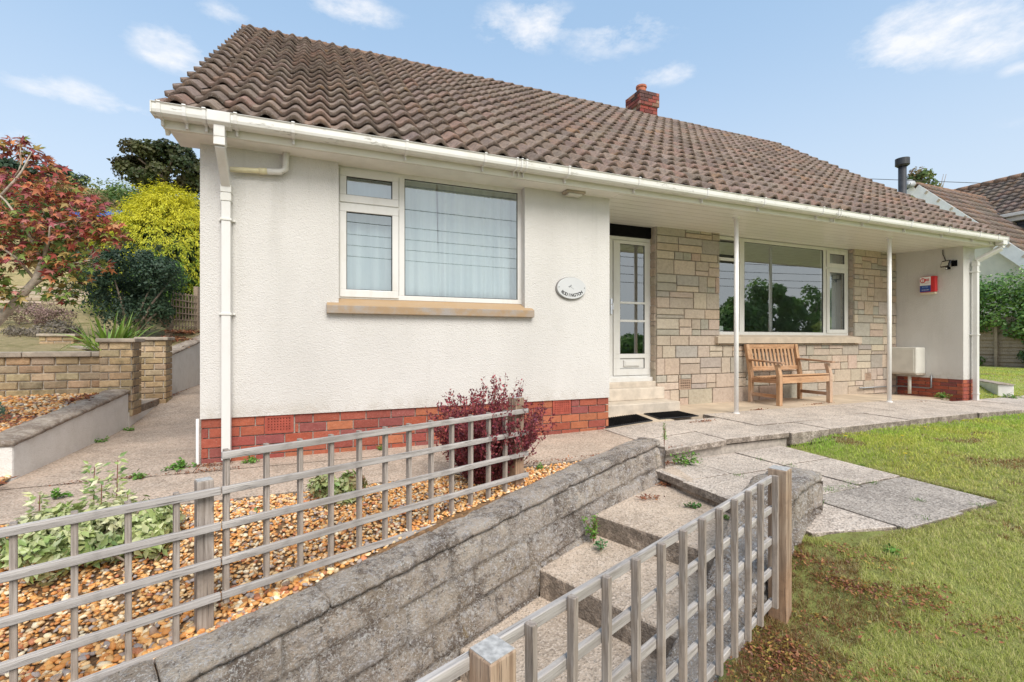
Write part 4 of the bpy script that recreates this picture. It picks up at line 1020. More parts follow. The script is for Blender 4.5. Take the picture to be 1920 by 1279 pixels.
# ================================================================ things fixed to or standing by the house
pl = thing('name_plaque', 'oval white house name sign with dark rim on the render beside the window', 'sign', (2.5275, 4.49, 1.57))
def oval(m, cx, cz, a, b, y0, y1, n_=48):
    vs = [(cx + a * math.cos(6.28318 * k / n_), y, cz + b * math.sin(6.28318 * k / n_)) for y in (y0, y1) for k in range(n_)]
    m.add(vs, [tuple(range(n_)), tuple(range(n_, 2 * n_))[::-1]] + [(k, (k + 1) % n_, n_ + (k + 1) % n_, n_ + k) for k in range(n_)])
m = MB(); oval(m, 2.5275, 1.57, .183, .122, 4.480, 4.499); obj('rim', m, 'plaque_rim', pl)
m = MB(); oval(m, 2.531, 1.572, .177, .116, 4.472, 4.4795); obj('face', m, 'plaque', pl, bevel=.002)
def text(s, size, loc, rot, mat, par, name='lettering', ext=.0008, extra_rot=0, font_shear=0, off=0):
    cu = bpy.data.curves.new('t', 'FONT'); cu.body = s; cu.size = size; cu.extrude = ext; cu.align_x = 'CENTER'; cu.align_y = 'CENTER'; cu.resolution_u = 3; cu.offset = off; cu.shear = font_shear
    to = bpy.data.objects.new('t', cu); COL.objects.link(to); bpy.context.view_layer.update()
    me = bpy.data.meshes.new_from_object(to.evaluated_get(bpy.context.evaluated_depsgraph_get())); bpy.data.objects.remove(to)
    mat4 = Matrix.Translation(Vector(loc) - parent_off(par)) @ rot @ Matrix.Rotation(extra_rot, 4, 'Z')
    me.transform(mat4); me.name = name
    return me
FRONT = Matrix.Rotation(R(90), 4, 'X')
mes = []
word = 'RODINGTON'
bmj = bmesh.new()
for i, ch_ in enumerate(word):
    a = R(-90 + (i - 4) * 13.5); rx, rz_ = .140, .078
    x = 2.531 + rx * math.cos(a) * 1.02; z_ = 1.572 + rz_ * math.sin(a)
    tang = math.atan2(rz_ * math.cos(a), -rx * math.sin(a))
    me = text(ch_, .046, (x, 4.4708, z_), FRONT, 'text_black', pl, extra_rot=tang, off=.0012); bmj.from_mesh(me)
me = bpy.data.meshes.new('lettering'); bmj.to_mesh(me); link('lettering', me, 'text_black', pl, fix=False)
m = MB(); m.disc((2.375, 4.472, 1.578), .005, (0, -1, 0), 10, .002); m.disc((2.688, 4.472, 1.578), .005, (0, -1, 0), 10, .002); obj('screw', m, 'text_black', pl)
m = MB(); m.bar((2.49, 4.4715, 1.585), (2.53, 4.4715, 1.598), .001, .006); m.bar((2.525, 4.4715, 1.61), (2.50, 4.4715, 1.575), .001, .004); m.bar((2.51, 4.4715, 1.59), (2.555, 4.4715, 1.56), .001, .003); obj('emblem', m, 'metal_grey', pl)
o = thing('sensor_light', 'small flat brown-grey light fitting tucked under the eaves above the plaque', 'light', (2.53, 4.42, 2.57))
m = MB(); m.box(2.42, 2.65, 4.38, 4.49, 2.575, 2.601); obj('base', m, 'sill_stone', o, bevel=.006); m = MB(); m.box(2.45, 2.62, 4.39, 4.48, 2.555, 2.575); obj('lens', m, 'meter', o, bevel=.01)
# alarm box on the return wall (facing -x)
al = thing('alarm_box', 'red white and blue burglar alarm box on the white porch side wall', 'alarm', (10.12, 5.0, 2.02))
m = MB(); m.box(10.075, 10.149, 4.875, 5.115, 1.875, 2.155); obj('case', m, 'red_plastic', al, bevel=.012)
m = MB(); m.box(10.085, 10.149, 4.885, 5.110, 1.835, 1.873); obj('lens', m, 'cream_plastic', al, bevel=.008)
m = MB(); m.box(10.0725, 10.0748, 4.945, 5.108, 1.995, 2.148); obj('white_panel', m, 'text_white', al)
m = MB(); m.box(10.0725, 10.0748, 4.945, 5.108, 1.882, 1.994); obj('blue_panel', m, 'blue_print', al)
SIDE = Matrix.Rotation(R(-90), 4, 'Z') @ Matrix.Rotation(R(90), 4, 'X')
def side_text(s, size, y, z_, mat, par, name, **k): me = text(s, size, (10.0718, y, z_), SIDE, mat, par, name, **k); link(name, me, mat, par, fix=False)
m = MB()
pts = [(10.0712, 5.062 + .036 * math.cos(a), 2.085 + .038 * math.sin(a)) for a in [R(10 * k) for k in range(37)]]; m.tube(pts, .006, 6, False); m.box(10.071, 10.0722, 5.058, 5.066, 2.05, 2.125); obj('logo', m, 'red_plastic', al)
side_text('JRE', .058, 5.005, 2.088, 'red_plastic', al, 'logo_letters', off=.002); side_text('SECURITY', .017, 5.0, 2.035, 'red_plastic', al, 'small_letters')
side_text('01752', .034, 5.027, 1.966, 'text_blue', al, 'number'); side_text('10 750 2487', .022, 5.027, 1.915, 'text_white', al, 'number')
fd = thing('floodlight', 'black security floodlight with motion sensor near the top of the porch side wall', 'light', (10.1, 4.68, 2.3))
m = MB(); Rf = Matrix.Rotation(R(-22), 3, 'Z') @ Matrix.Rotation(R(18), 3, 'Y')
m.cbox((10.02, 4.70, 2.335), (.03, .165, .115), Rf); obj('housing', m, 'black_gloss', fd, bevel=.008)
m = MB(); m.cbox((10.0015, 4.708, 2.333), (.004, .125, .08), Rf); obj('glass', m, 'meter', fd)
m = MB(); m.bar((10.148, 4.63, 2.375), (10.01, 4.60, 2.375), .02, .012); m.bar((10.148, 4.63, 2.31), (10.01, 4.61, 2.37), .02, .012); m.box(10.135, 10.15, 4.60, 4.68, 2.29, 2.39); obj('bracket', m, 'black', fd)
m = MB(); m.tube([(10.03, 4.675, 2.275), (10.03, 4.675, 2.235)], .034, 16); m.box(10.02, 10.04, 4.665, 4.685, 2.27, 2.30); obj('sensor', m, 'black', fd, bevel=.004); m = MB(); m.disc((9.997, 4.68, 2.25), .012, (-1, 0, 0), 12, .003); obj('sensor_eye', m, 'text_white', fd)
m = MB(); m.tube([(10.14, 4.80, 2.60), (10.13, 4.795, 2.52), (10.145, 4.78, 2.46), (10.14, 4.76, 2.40), (10.08, 4.73, 2.39)], .007, 8); obj('cable', m, 'cable', fd, True)
mt_ = thing('meter_box', 'white gas meter box low in the corner of the porch on the side wall', 'meter box', (9.95, 5.28, .45))
m = MB(); m.box(9.86, 10.148, 5.06, 5.50, .415, .885); obj('case', m, 'meter', mt_, bevel=.012)
m = MB(); m.box(9.852, 9.862, 5.09, 5.47, .445, .855); obj('lid', m, 'meter', mt_, bevel=.004)
m = MB(); m.box(9.87, 10.14, 5.058, 5.061, .44, .86); obj('side_lid', m, 'meter', mt_, bevel=.002)
m = MB(); m.box(9.86, 10.15, 5.055, 5.50, .395, .415); obj('base', m, 'sill_stone', mt_)
m = MB(); m.tube([(9.98, 5.22, .40), (9.98, 5.22, .04)], .026, 14); obj('pipe', m, 'meter', mt_, True)
m = MB(); m.tube([(10.12, 4.96, .40), (10.12, 4.96, .17), (10.12, 5.0, .155), (10.12, 5.40, .155), (10.10, 5.46, .155), (9.8, 5.475, .155), (8.98, 5.475, .155)], .013, 8); obj('gas_pipe', m, 'metal_grey', mt_, True)
# door mats
for lab, pts in (('black rubber doormat against the brick corner at the foot of the doorstep', [(2.98, 4.50), (3.655, 4.53), (3.76, 4.975), (3.02, 4.96)]),
                 ('black rubber doormat right of the first, in front of the doorstep corner', [(3.79, 4.575), (4.405, 4.58), (4.45, 5.00), (3.88, 4.99)])):
    c = (sum(p[0] for p in pts) / 4, sum(p[1] for p in pts) / 4)
    t = thing('doormat', lab, 'doormat', (c[0], c[1], pz(*c)), group='doormats at the front step')
    m = MB(); slab(m, pts, lambda X, Y: pz(X, Y) + .018, .012); obj('mat', m, 'rubber', t, bevel=.003)
    m = MB()
    for i in range(1, 22):
        for a_, b_, c_, d_ in ((pts[0], pts[1], pts[3], pts[2]),):
            u = i / 22; p = Vector(a_).lerp(Vector(b_), u); q = Vector(c_).lerp(Vector(d_), u)
            m.bar((*p.lerp(q, .04), pz(*p) + .0205), (*p.lerp(q, .96), pz(*q) + .0205), .012, .006)
    obj('ribs', m, 'black', t)

# ---- bench
bn = thing('garden_bench', 'wooden slatted garden bench with arms standing under the porch window', 'bench', (6.76, 5.13, .055))
bx0, bx1, yf, yb = 6.18, 7.33, 4.855, 5.40; ZF = .055
for x in (bx0, bx1 - .062):
    m = MB(); L = [(yb - .05, ZF), (yb + .0, ZF), (yb + .0, ZF + .42), (yb + .085, ZF + .895), (yb + .03, ZF + .895), (yb - .055, ZF + .42)]
    m.extrude(L, x, x + .062); obj('back_leg', m, 'teak_z', bn, bevel=.005)
    m = MB(); L = [(yf, ZF), (yf + .062, ZF), (yf + .062, ZF + .46), (yf + .10, ZF + .60), (yf + .04, ZF + .60), (yf, ZF + .44)]
    m.extrude(L, x, x + .062); obj('front_leg', m, 'teak_z', bn, bevel=.005)
    m = MB(); m.bar((x + .03, yf - .035, ZF + .622), (x + .03, yb + .0, ZF + .655), .078, .026); obj('arm', m, 'teak_y', bn, bevel=.005)
    m = MB(); m.bar((x + .03, yf + .06, ZF + .36), (x + .03, yb - .05, ZF + .345), .034, .07); obj('seat_rail', m, 'teak_y', bn, bevel=.003)
    m = MB(); m.bar((x + .03, yf + .06, ZF + .13), (x + .03, yb - .045, ZF + .13), .03, .05); obj('stretcher', m, 'teak_y', bn, bevel=.003)
m = MB(); m.box(bx0 + .062, bx1 - .062, yf + .008, yf + .045, ZF + .325, ZF + .415); obj('front_rail', m, 'teak_x', bn, bevel=.004)
for k in range(7):
    y = yf + .01 + k * .072; zz = ZF + .42 - .006 * k + (.012 if k == 0 else 0) - .02 * math.sin(k / 6 * math.pi)
    m = MB(); m.box(bx0 + (.0 if 0 < k < 6 else .064), bx1 - (.0 if 0 < k < 6 else .064), y, y + .056, zz, zz + .018); obj('seat_slat', m, 'teak_x', bn, bevel=.003)
def bb(h): return yb - .035 + (h - .42) / .475 * .085 + .018
m = MB(); m.bar((bx0 + .06, bb(.865), ZF + .855), (bx1 - .06, bb(.865), ZF + .855), .028, .075); obj('top_rail', m, 'teak_x', bn, bevel=.004)
m = MB(); m.bar((bx0 + .06, bb(.51), ZF + .515), (bx1 - .06, bb(.51), ZF + .515), .028, .065); obj('lower_rail', m, 'teak_x', bn, bevel=.004)
for k in range(12):
    x = bx0 + .115 + k * (bx1 - bx0 - .23) / 11
    m = MB(); m.bar((x, bb(.54), ZF + .54), (x, bb(.83), ZF + .83), .044, .014, (0, 1, 0)); obj('back_slat', m, 'teak_z', bn, bevel=.003)

# ================================================================ left side: rendered and brick garden walls
t = thing('garden_wall', 'low white rendered wall with rough stone coping along the side path', 'wall', (-2.13, 5.6, 0))
def rough_cap(m, P0, P1, wd, th, col=(.3, .26, .22), n_=40, rnd=.5):
    """weathered stone coping between two points (centre of its underside)"""
    P0, P1 = Vector(P0), Vector(P1); d = (P1 - P0); sdv = Vector((d.y, -d.x, 0)).normalized(); k = 9; o = len(m.v)
    for i in range(n_ + 1):
        p = P0 + d * i / n_
        for j in range(k):
            a = math.pi * j / (k - 1); x = -math.cos(a) * wd / 2; z_ = math.sin(a) ** rnd * th
            q = p + sdv * x * (1 + .10 * mn.noise(Vector((p.x * 9, p.y * 9, j)))) + Vector((0, 0, z_ * (1 + .3 * mn.noise(p * 7))))
            m.v.append(tuple(q)); m.c.append(col)
    for i in range(n_):
        for j in range(k): a = o + i * k + j; b = o + i * k + (j + 1) % k; m.f.append((a, b, b + k, a + k))
    m.f.append(tuple(o + j for j in range(k))); m.f.append(tuple(o + n_ * k + j for j in range(k))[::-1])
def wedge(m, x0, x1, pts, zb):       # wall along y with stepped/sloping top: pts = [(y, z)...]
    n_ = len(pts); vs = [(x, y, z_) for x in (x0, x1) for y, z_ in pts] + [(x, y, zb) for x in (x0, x1) for y, _ in pts]
    fs = []
    for i in range(n_ - 1):
        fs += [(i, i + 1, n_ + i + 1, n_ + i), (i, 2 * n_ + i, 2 * n_ + i + 1, i + 1), (n_ + i, n_ + i + 1, 3 * n_ + i + 1, 3 * n_ + i)]
    fs += [(0, n_, 3 * n_, 2 * n_), (n_ - 1, 3 * n_ - 1, 4 * n_ - 1, 2 * n_ - 1)]; m.add(vs, fs)
m = MB(); wedge(m, -2.27, -2.035, [(4.5, .25), (5.6, .325), (6.74, .40)], -.2); obj('render', m, 'garden_render', t, bevel=.015)
m = MB(); rough_cap(m, (-2.15, 4.49, .245), (-2.15, 5.6, .322), .25, .048); rough_cap(m, (-2.15, 5.61, .322), (-2.15, 6.75, .40), .25, .052, (.26, .22, .18)); obj('coping', m, 'cap_stone', t, True)
t = thing('garden_wall', 'taller white rendered wall behind the brick pillars, running back beside the house', 'wall', (-2.13, 11, .2))
m = MB(); wedge(m, -2.27, -2.035, [(8.19, .76), (10.3, .98), (15, 1.5)], 0); obj('render', m, 'garden_render', t)
m = MB(); rough_cap(m, (-2.15, 8.19, .755), (-2.15, 10.3, .975), .25, .045, (.36, .29, .22)); rough_cap(m, (-2.15, 10.31, .975), (-2.15, 15, 1.50), .25, .045, (.33, .27, .2)); obj('coping', m, 'cap_stone', t, True)
t = thing('entrance_step', 'concrete step between the two brick pillars, white painted front', 'step', (-2.5, 7.3, .1))
m = MB(); wedge(m, -2.12, -2.035, [(6.745, .17), (8.185, .215)], 0); obj('painted_edge', m, 'garden_render', t)
m = MB(); m.box(-3.3, -2.03, 7.06, 7.86, .12, .215); m.box(-3.3, -2.5, 7.06, 7.86, .215, .40); m.box(-3.3, -2.8, 7.06, 7.86, .40, .58); m.box(-3.3, -3.1, 7.06, 7.86, .58, .76); obj('tread', m, 'concrete_step', t, bevel=.01)
def pier(x0, x1, y0, y1, z0, z1, label, cap=.045):
    t = thing('brick_pillar', label, 'pillar', ((x0 + x1) / 2, (y0 + y1) / 2, z0)); m = MB(); zt = z1 - cap; b = dict(bl=.21, bh=.083, p=.016, cols=BUFF, j=.012, ch=.006, va=.16)
    brickface(m, (x0, y0 + .015, z0), (1, 0, 0), (0, 0, 1), (0, -1, 0), x1 - x0, zt - z0, off=.02, **b); brickface(m, (x1 - .015, y0, z0), (0, 1, 0), (0, 0, 1), (1, 0, 0), y1 - y0, zt - z0, off=.08, **b)
    brickface(m, (x0 + .015, y1, z0), (0, -1, 0), (0, 0, 1), (-1, 0, 0), y1 - y0, zt - z0, **b); brickface(m, (x1, y1 - .015, z0), (-1, 0, 0), (0, 0, 1), (0, 1, 0), x1 - x0, zt - z0, **b)
    obj('brickwork', m, 'buff_brick', t); m = MB(); m.box(x0 + .017, x1 - .017, y0 + .017, y1 - .017, z0, zt); obj('mortar', m, 'lime_mortar', t)
    m = MB(); m.box(x0 - .03, x1 + .03, y0 - .03, y1 + .03, zt, z1); obj('cap', m, 'sill_stone', t, bevel=.01); return t
pier(-2.315, -2.005, 6.765, 7.06, .12, 1.03, 'nearest buff brick pillar with stone cap at the end of the brick wall')
pier(-2.285, -1.96, 7.87, 8.18, .12, 1.055, 'second buff brick pillar, against the taller white wall')
pier(-4.2, -3.76, 10.0, 10.35, .6, 1.12, 'low brick pillar further back on the left of the spiky plant')
t = thing('brick_wall', 'buff brick garden wall with flat stone coping at the left edge', 'wall', (-5, 6.9, .2))
m = MB(); brickface(m, (-8.4, 6.845, .02), (1, 0, 0), (0, 0, 1), (0, -1, 0), 6.085, .80, .21, .09, .018, BUFF, .013, ch=.007, va=.18); obj('brickwork', m, 'buff_brick', t)
m = MB(); m.box(-8.4, -2.315, 6.846, 7.02, .0, .82); obj('mortar', m, 'lime_mortar', t)
m = MB(); x = -8.4
while x < -2.4: m.box(x, min(x + .6, -2.32) - .006, 6.80, 7.05, .822, .878 + random.uniform(-.003, .003)); x += .6
obj('coping', m, 'sill_stone', t, bevel=.008)
t = thing('brick_wall', 'short low brick wall behind the nearest pillar, half hidden by the spiky plant', 'wall', (-3.2, 9.2, .7), math.atan2(1.9, -1.4), local=True)
m = MB(); m.box(-1.1, 1.0, -.08, .08, -.2, .17); obj('brickwork', m, 'buff_brick', t).data.attributes['Col'].data.foreach_set('color', [.46, .33, .18, 1] * 8)
m = MB(); m.box(-1.12, 1.02, -.12, .12, .172, .22); obj('coping', m, 'sill_stone', t, bevel=.008)
# little trellis by the conifer
t = thing('trellis_fence', 'small brown square trellis with posts behind the dark shrub beside the house wall', 'fence', (-2.68, 11.1, 1.0), math.atan2(.65, .22), local=True)
for k in range(8): lath(t, 'picket', (.06 + .1 * k, 0, .25), (.06 + .1 * k, 0, .98), .022, .014, 'fence_far', (1, 0, 0), .0)
for k in range(6): lath(t, 'rail', (0, -.012, .30 + .13 * k), (1.6, -.012, .30 + .13 * k), .014, .022, 'fence_far', (0, 0, 1), .0)
for k in range(6): lath(t, 'picket', (.95 + .1 * k, 0, .3), (.95 + .1 * k, 0, 1.1), .022, .014, 'fence_far', (1, 0, 0), .0)
post(t, -.06, .0, -.1, .66, .09, 'fence_far'); post(t, .87, .02, -.1, 1.16, .085, 'fence_far')

# ================================================================ planting
def branchy(m, p, d, L, r, depth, spread=.6, col=(.3, .25, .2), tips=None, bend=.25, n_=5):
    pts = [Vector(p)]; rad = [r]; d = Vector(d).normalized()
    for i in range(n_):
        d = (d + Vector((random.uniform(-1, 1), random.uniform(-1, 1), random.uniform(-.6, .8))) * bend).normalized()
        pts.append(pts[-1] + d * L / n_); rad.append(r * (1 - .55 * (i + 1) / n_))
    m.tube(pts, rad, 7 if depth > 1 else 5, True, col)
    if depth == 0:
        if tips is not None: tips += pts[1:]
        return
    for k in range(random.choice((2, 3))):
        i = random.randint(n_ // 2, n_); dd = (d + Vector((random.uniform(-1, 1), random.uniform(-1, 1), random.uniform(-.4, .7))) * spread).normalized()
        branchy(m, pts[i], dd, L * random.uniform(.6, .8), rad[i] * .75, depth - 1, spread, col, tips, bend, n_)
def plant(name, label, cat, base, group=None): return thing(name, label, cat, base, group=group)
def vary(cols, n_, a=.2): cols = np.array(cols); return cols[rng.integers(0, len(cols), n_)] * rng.uniform(1 - a, 1 + a, (n_, 1))
# red maple at the left edge
t = plant('maple_tree', 'red and green leaved maple leaning in from the left edge', 'tree', (-2.72, 4.75, .05))
m = MB(); tips = []
trunk = [(-2.72, 4.75, .05), (-2.60, 4.86, .55), (-2.40, 4.95, 1.05), (-2.24, 4.95, 1.28), (-2.07, 4.88, 1.48), (-2.02, 4.86, 1.62)]
m.tube(trunk, [.05, .044, .036, .032, .028, .022], 10); obj('trunk', m, 'bark_pale', t, True)
m = MB()
for p, q in (((-2.02, 4.86, 1.62), (-2.5, 4.95, 2.35)), ((-2.02, 4.86, 1.62), (-1.75, 4.82, 2.0)), ((-2.07, 4.88, 1.48), (-2.45, 4.7, 1.8)), ((-2.02, 4.86, 1.6), (-2.0, 5.1, 2.15)), ((-2.4, 4.95, 1.05), (-2.75, 5.0, 1.75)), ((-2.07, 4.88, 1.45), (-1.7, 4.8, 1.65)), ((-2.5, 4.95, 2.2), (-2.55, 4.98, 2.5)), ((-2.2, 4.95, 1.3), (-2.6, 4.7, 1.5)), ((-2.3, 4.9, 2.1), (-2.1, 4.9, 2.5))):
    p, q = Vector(p), Vector(q); mid = p.lerp(q, .5) + Vector((random.uniform(-.07, .07), random.uniform(-.07, .07), random.uniform(.02, .09)))
    m.tube([p, p.lerp(mid, .6) + Vector((.01, .01, .02)), mid, q], [.013, .010, .007, .004], 6)
    for k in range(3): branchy(m, p.lerp(q, random.uniform(.3, .7)), (q - p).normalized(), .2, .004, 1, .8, tips=tips, n_=4)
obj('branches', m, 'bark_pale', t, True)
cl_ = [(-2.36, 5.05, 2.58, .13), (-2.22, 5.0, 2.56, .11), (-2.12, 5.0, 2.48, .10), (-2.02, 5.0, 2.36, .11), (-2.25, 5.0, 2.30, .12), (-1.96, 4.9, 2.20, .16), (-1.82, 4.9, 2.12, .16), (-2.1, 4.95, 2.15, .14), (-2.45, 4.95, 2.05, .2),
       (-1.72, 4.85, 2.0, .15), (-1.62, 4.83, 1.93, .13), (-1.56, 4.80, 1.85, .10), (-1.75, 4.85, 1.83, .15), (-1.98, 4.85, 1.92, .2), (-2.2, 4.9, 1.9, .22), (-2.45, 4.85, 1.78, .22), (-1.95, 4.85, 1.70, .18),
       (-1.76, 4.85, 1.62, .14), (-2.2, 4.9, 1.66, .2), (-2.5, 4.9, 1.5, .2), (-1.86, 4.85, 1.50, .13), (-2.35, 4.8, 1.42, .16), (-1.92, 4.9, 1.38, .12), (-2.2, 4.75, 1.35, .10), (-2.6, 5.1, 2.25, .25), (-2.9, 4.9, 1.9, .35), (-2.8, 5.2, 2.4, .25)]
P = []; Cl = []; N = []; D = []
RDS = [(.58, .22, .09), (.48, .11, .08), (.56, .20, .10), (.40, .11, .13), (.60, .28, .12), (.36, .08, .07), (.50, .20, .17), (.42, .30, .10)]; GRN = [(.20, .28, .06), (.28, .32, .08), (.14, .21, .05), (.36, .26, .08)]
for x, y, z_, r_ in cl_:
    k = int(80 * (r_ / .15) ** 1.6); d_ = randdir(k); p = np.array((x, y, z_)) + d_ * (rng.uniform(.1, 1, (k, 1)) ** .5) * r_ * np.array((1.15, 1.15, .75))
    P.append(p); g_ = np.clip((1.95 - p[:, 2]) * 1.2 + .2, .08, .85); isg = rng.random(k) < g_
    Cl.append(np.where(isg[:, None], vary(GRN, k, .25), vary(RDS, k, .25))); N.append(unit(np.array((0, -.5, .8)) + rng.normal(size=(k, 3)) * .5)); D.append(unit(d_ * np.array((1, 1, .2)) + np.array((0, 0, -.55)) + rng.normal(size=(k, 3)) * .35))
P, Cl, N, D = map(np.concatenate, (P, Cl, N, D)); leaves('foliage', P, N, rng.uniform(.045, .085, len(P)), Cl, 'leaf', t, 'maple', .62, D=D)
def bush(name, label, cat, cen, rad, nb, br, n_, size, cols, base=None, mat='leaf', shape='oval', wide=.55, hollow=.5, group=None, a=.3, stems=True, droop=0, bark='bark'):
    base = base or (cen[0], cen[1], cen[2] - rad[2]); t = plant(name, label, cat, base, group)
    P, N, idx = blobs(cen, rad, nb, br, n_, hollow); D = None
    if droop: D = unit(N * np.array((1, 1, .3)) + np.array((0, 0, -droop)) + rng.normal(size=N.shape) * .3)
    leaves('foliage' if cat != 'tree' else 'crown', P, N, rng.uniform(size * .65, size * 1.35, n_), shade(idx, cols, a), mat, t, shape, wide, D=D)
    if stems:
        m = MB(); r0 = rad[0] * .06
        if cat == 'tree': m.tube([base, tuple((np.array(base) * .5 + np.array(cen) * .5)), cen], [r0 * 1.6, r0 * 1.1, r0 * .5], 8)
        for k in range(9 if cat == 'tree' else 7):
            s_ = Vector(base).lerp(Vector(cen), .55 if cat == 'tree' else 0); e = Vector([c + random.uniform(-.65, .65) * q for c, q in zip(cen, rad)]); mid = s_.lerp(e, .5) + Vector((0, 0, rad[2] * .12)); m.tube([s_, mid, e], [r0 * .6, r0 * .4, r0 * .15], 5)
        obj('trunk' if cat == 'tree' else 'stems', m, bark, t, True)
    return t
DK = [(.035, .075, .04), (.05, .10, .05), (.025, .055, .035), (.08, .13, .07), (.06, .10, .07)]
MG = [(.09, .16, .035), (.06, .12, .03), (.13, .20, .05), (.05, .09, .03)]
bush('shrub', 'rounded dark green small-leaved shrub behind the brick pillars', 'shrub', (-3.15, 10.5, 1.95), (.95, .85, .88), 46, (.14, .40), 14000, .055, DK + [(.14, .2, .11)], base=(-3.15, 10.5, .95), a=.35)
bush('shrub', 'bright green leafy bush between the dark shrub and the golden conifer', 'shrub', (-3.15, 12.0, 2.25), (.6, .5, .62), 22, (.16, .28), 3800, .06, [(.14, .28, .05), (.20, .36, .08), (.10, .20, .04)], base=(-3.0, 12.2, 1.2))
# golden conifer: drooping sprays, golden on the sunny side and tips
t = plant('golden_conifer', 'domed yellow-green conifer beside the house corner', 'tree', (-3.35, 13.9, 1.5))
cen = np.array((-3.38, 13.9, 2.75)); rad = np.array((1.5, 1.35, 2.0)); ns = 2600
d_ = randdir(ns); d_[:, 2] = np.where(d_[:, 2] < -.55, -d_[:, 2], d_[:, 2]); tap = 1 - .46 * np.clip(d_[:, 2:3], 0, 1) ** 1.2; B = cen + d_ * rad * np.concatenate([tap, tap, np.ones_like(tap)], 1) * rng.uniform(.82, 1.03, (ns, 1)); k = 24
dirs = unit(d_ * np.array((.7, .7, .25)) + np.array((0, 0, -.45)) + rng.normal(size=(ns, 3)) * .22)
P = (B[:, None, :] + dirs[:, None, :] * (rng.uniform(0, .34, (ns, k, 1))) + rng.normal(size=(ns, k, 3)) * .030).reshape(-1, 3)
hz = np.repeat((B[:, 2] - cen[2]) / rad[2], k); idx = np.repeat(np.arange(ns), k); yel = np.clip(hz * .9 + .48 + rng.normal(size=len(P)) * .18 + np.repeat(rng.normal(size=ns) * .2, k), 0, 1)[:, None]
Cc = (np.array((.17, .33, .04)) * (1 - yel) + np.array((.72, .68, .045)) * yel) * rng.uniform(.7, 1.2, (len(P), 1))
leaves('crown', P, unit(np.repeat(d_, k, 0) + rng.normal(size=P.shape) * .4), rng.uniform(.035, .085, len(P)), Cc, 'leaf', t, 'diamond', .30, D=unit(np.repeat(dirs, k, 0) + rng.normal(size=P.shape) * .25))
m = MB(); m.tube([(-3.35, 13.9, 1.3), (-3.38, 13.9, 4.2)], [.09, .03], 8); obj('trunk', m, 'bark', t, True)
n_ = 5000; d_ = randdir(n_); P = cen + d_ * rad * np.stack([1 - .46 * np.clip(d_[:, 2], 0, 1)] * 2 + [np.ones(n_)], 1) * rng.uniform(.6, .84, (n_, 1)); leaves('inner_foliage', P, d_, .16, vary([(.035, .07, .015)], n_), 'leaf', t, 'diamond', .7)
# sword-leaved clump and other blades
def blades(name, base, n_, L, wd, cols, par, spread=.35, droop=.6, seg=6, r0=.06, mat='leaf_gloss'):
    V = []; Fq = []; C = []
    for i in range(n_):
        a = random.uniform(0, 6.283); tilt = random.uniform(.05, spread) ** .8; d = Vector((math.cos(a) * tilt, math.sin(a) * tilt, 1)).normalized(); l = L * random.uniform(.6, 1.1)
        p = Vector(base) + Vector((math.cos(a), math.sin(a), 0)) * random.uniform(0, r0); sd_ = Vector((-math.sin(a), math.cos(a), 0)); c = jit(random.choice(cols), .25); dr = droop * random.uniform(.4, 1.4) * tilt; o = len(V)
        for j in range(seg + 1):
            u = j / seg; ww = wd * (1 - u ** 2.2) * (.7 + .6 * min(u * 3, 1)) / 2 + .0006
            for q in (-1, 0, 1): V.append(tuple(p + sd_ * q * ww + d.cross(sd_) * (0 if q else ww * .35))); C.append(c)
            d = (d + Vector((math.cos(a) * .12, math.sin(a) * .12, -1)) * dr * (.25 + u) / seg * 2.2).normalized(); p = p + d * l / seg
        for j in range(seg):
            for q in (0, 1): a_ = o + j * 3 + q; Fq.append((a_, a_ + 1, a_ + 4, a_ + 3))
    return npmesh(name, np.array(V), np.array(Fq), np.array(C), mat, par, True)
t = plant('spiky_plant', 'clump of bright green sword-shaped leaves behind the nearest brick pillar', 'plant', (-2.85, 8.7, .83))
LG = [(.20, .34, .05), (.26, .40, .07), (.14, .26, .04), (.32, .42, .10)]
blades('leaves', (-2.85, 8.7, .86), 90, .62, .032, LG, t, 1.3, .9, r0=.25)
t = plant('spiky_plant', 'long arching green strap leaves entering at the left edge above the gravel', 'plant', (-2.95, 4.55, .2)); blades('leaves', (-2.95, 4.55, .2), 34, .75, .03, LG, t, 1.4, .9, r0=.1)
bush('plant', 'low blue-green plant on the gravel at the left edge', 'plant', (-2.92, 5.5, .40), (.42, .4, .13), 26, (.06, .12), 3000, .03, [(.12, .20, .15), (.16, .26, .18), (.08, .14, .10)], stems=False)
bush('plant', 'pinkish mounded heather on the dry bank behind the brick wall', 'plant', (-5.2, 12.2, 1.5), (.8, .5, .28), 26, (.1, .2), 3500, .04, [(.30, .20, .18), (.36, .24, .22), (.2, .18, .1)], stems=False)
bush('plant', 'grey twiggy mound on the dry bank left of the low back pillar', 'plant', (-4.6, 11.2, 1.15), (.6, .4, .25), 22, (.1, .18), 2500, .045, [(.26, .22, .18), (.2, .18, .13)], stems=False)
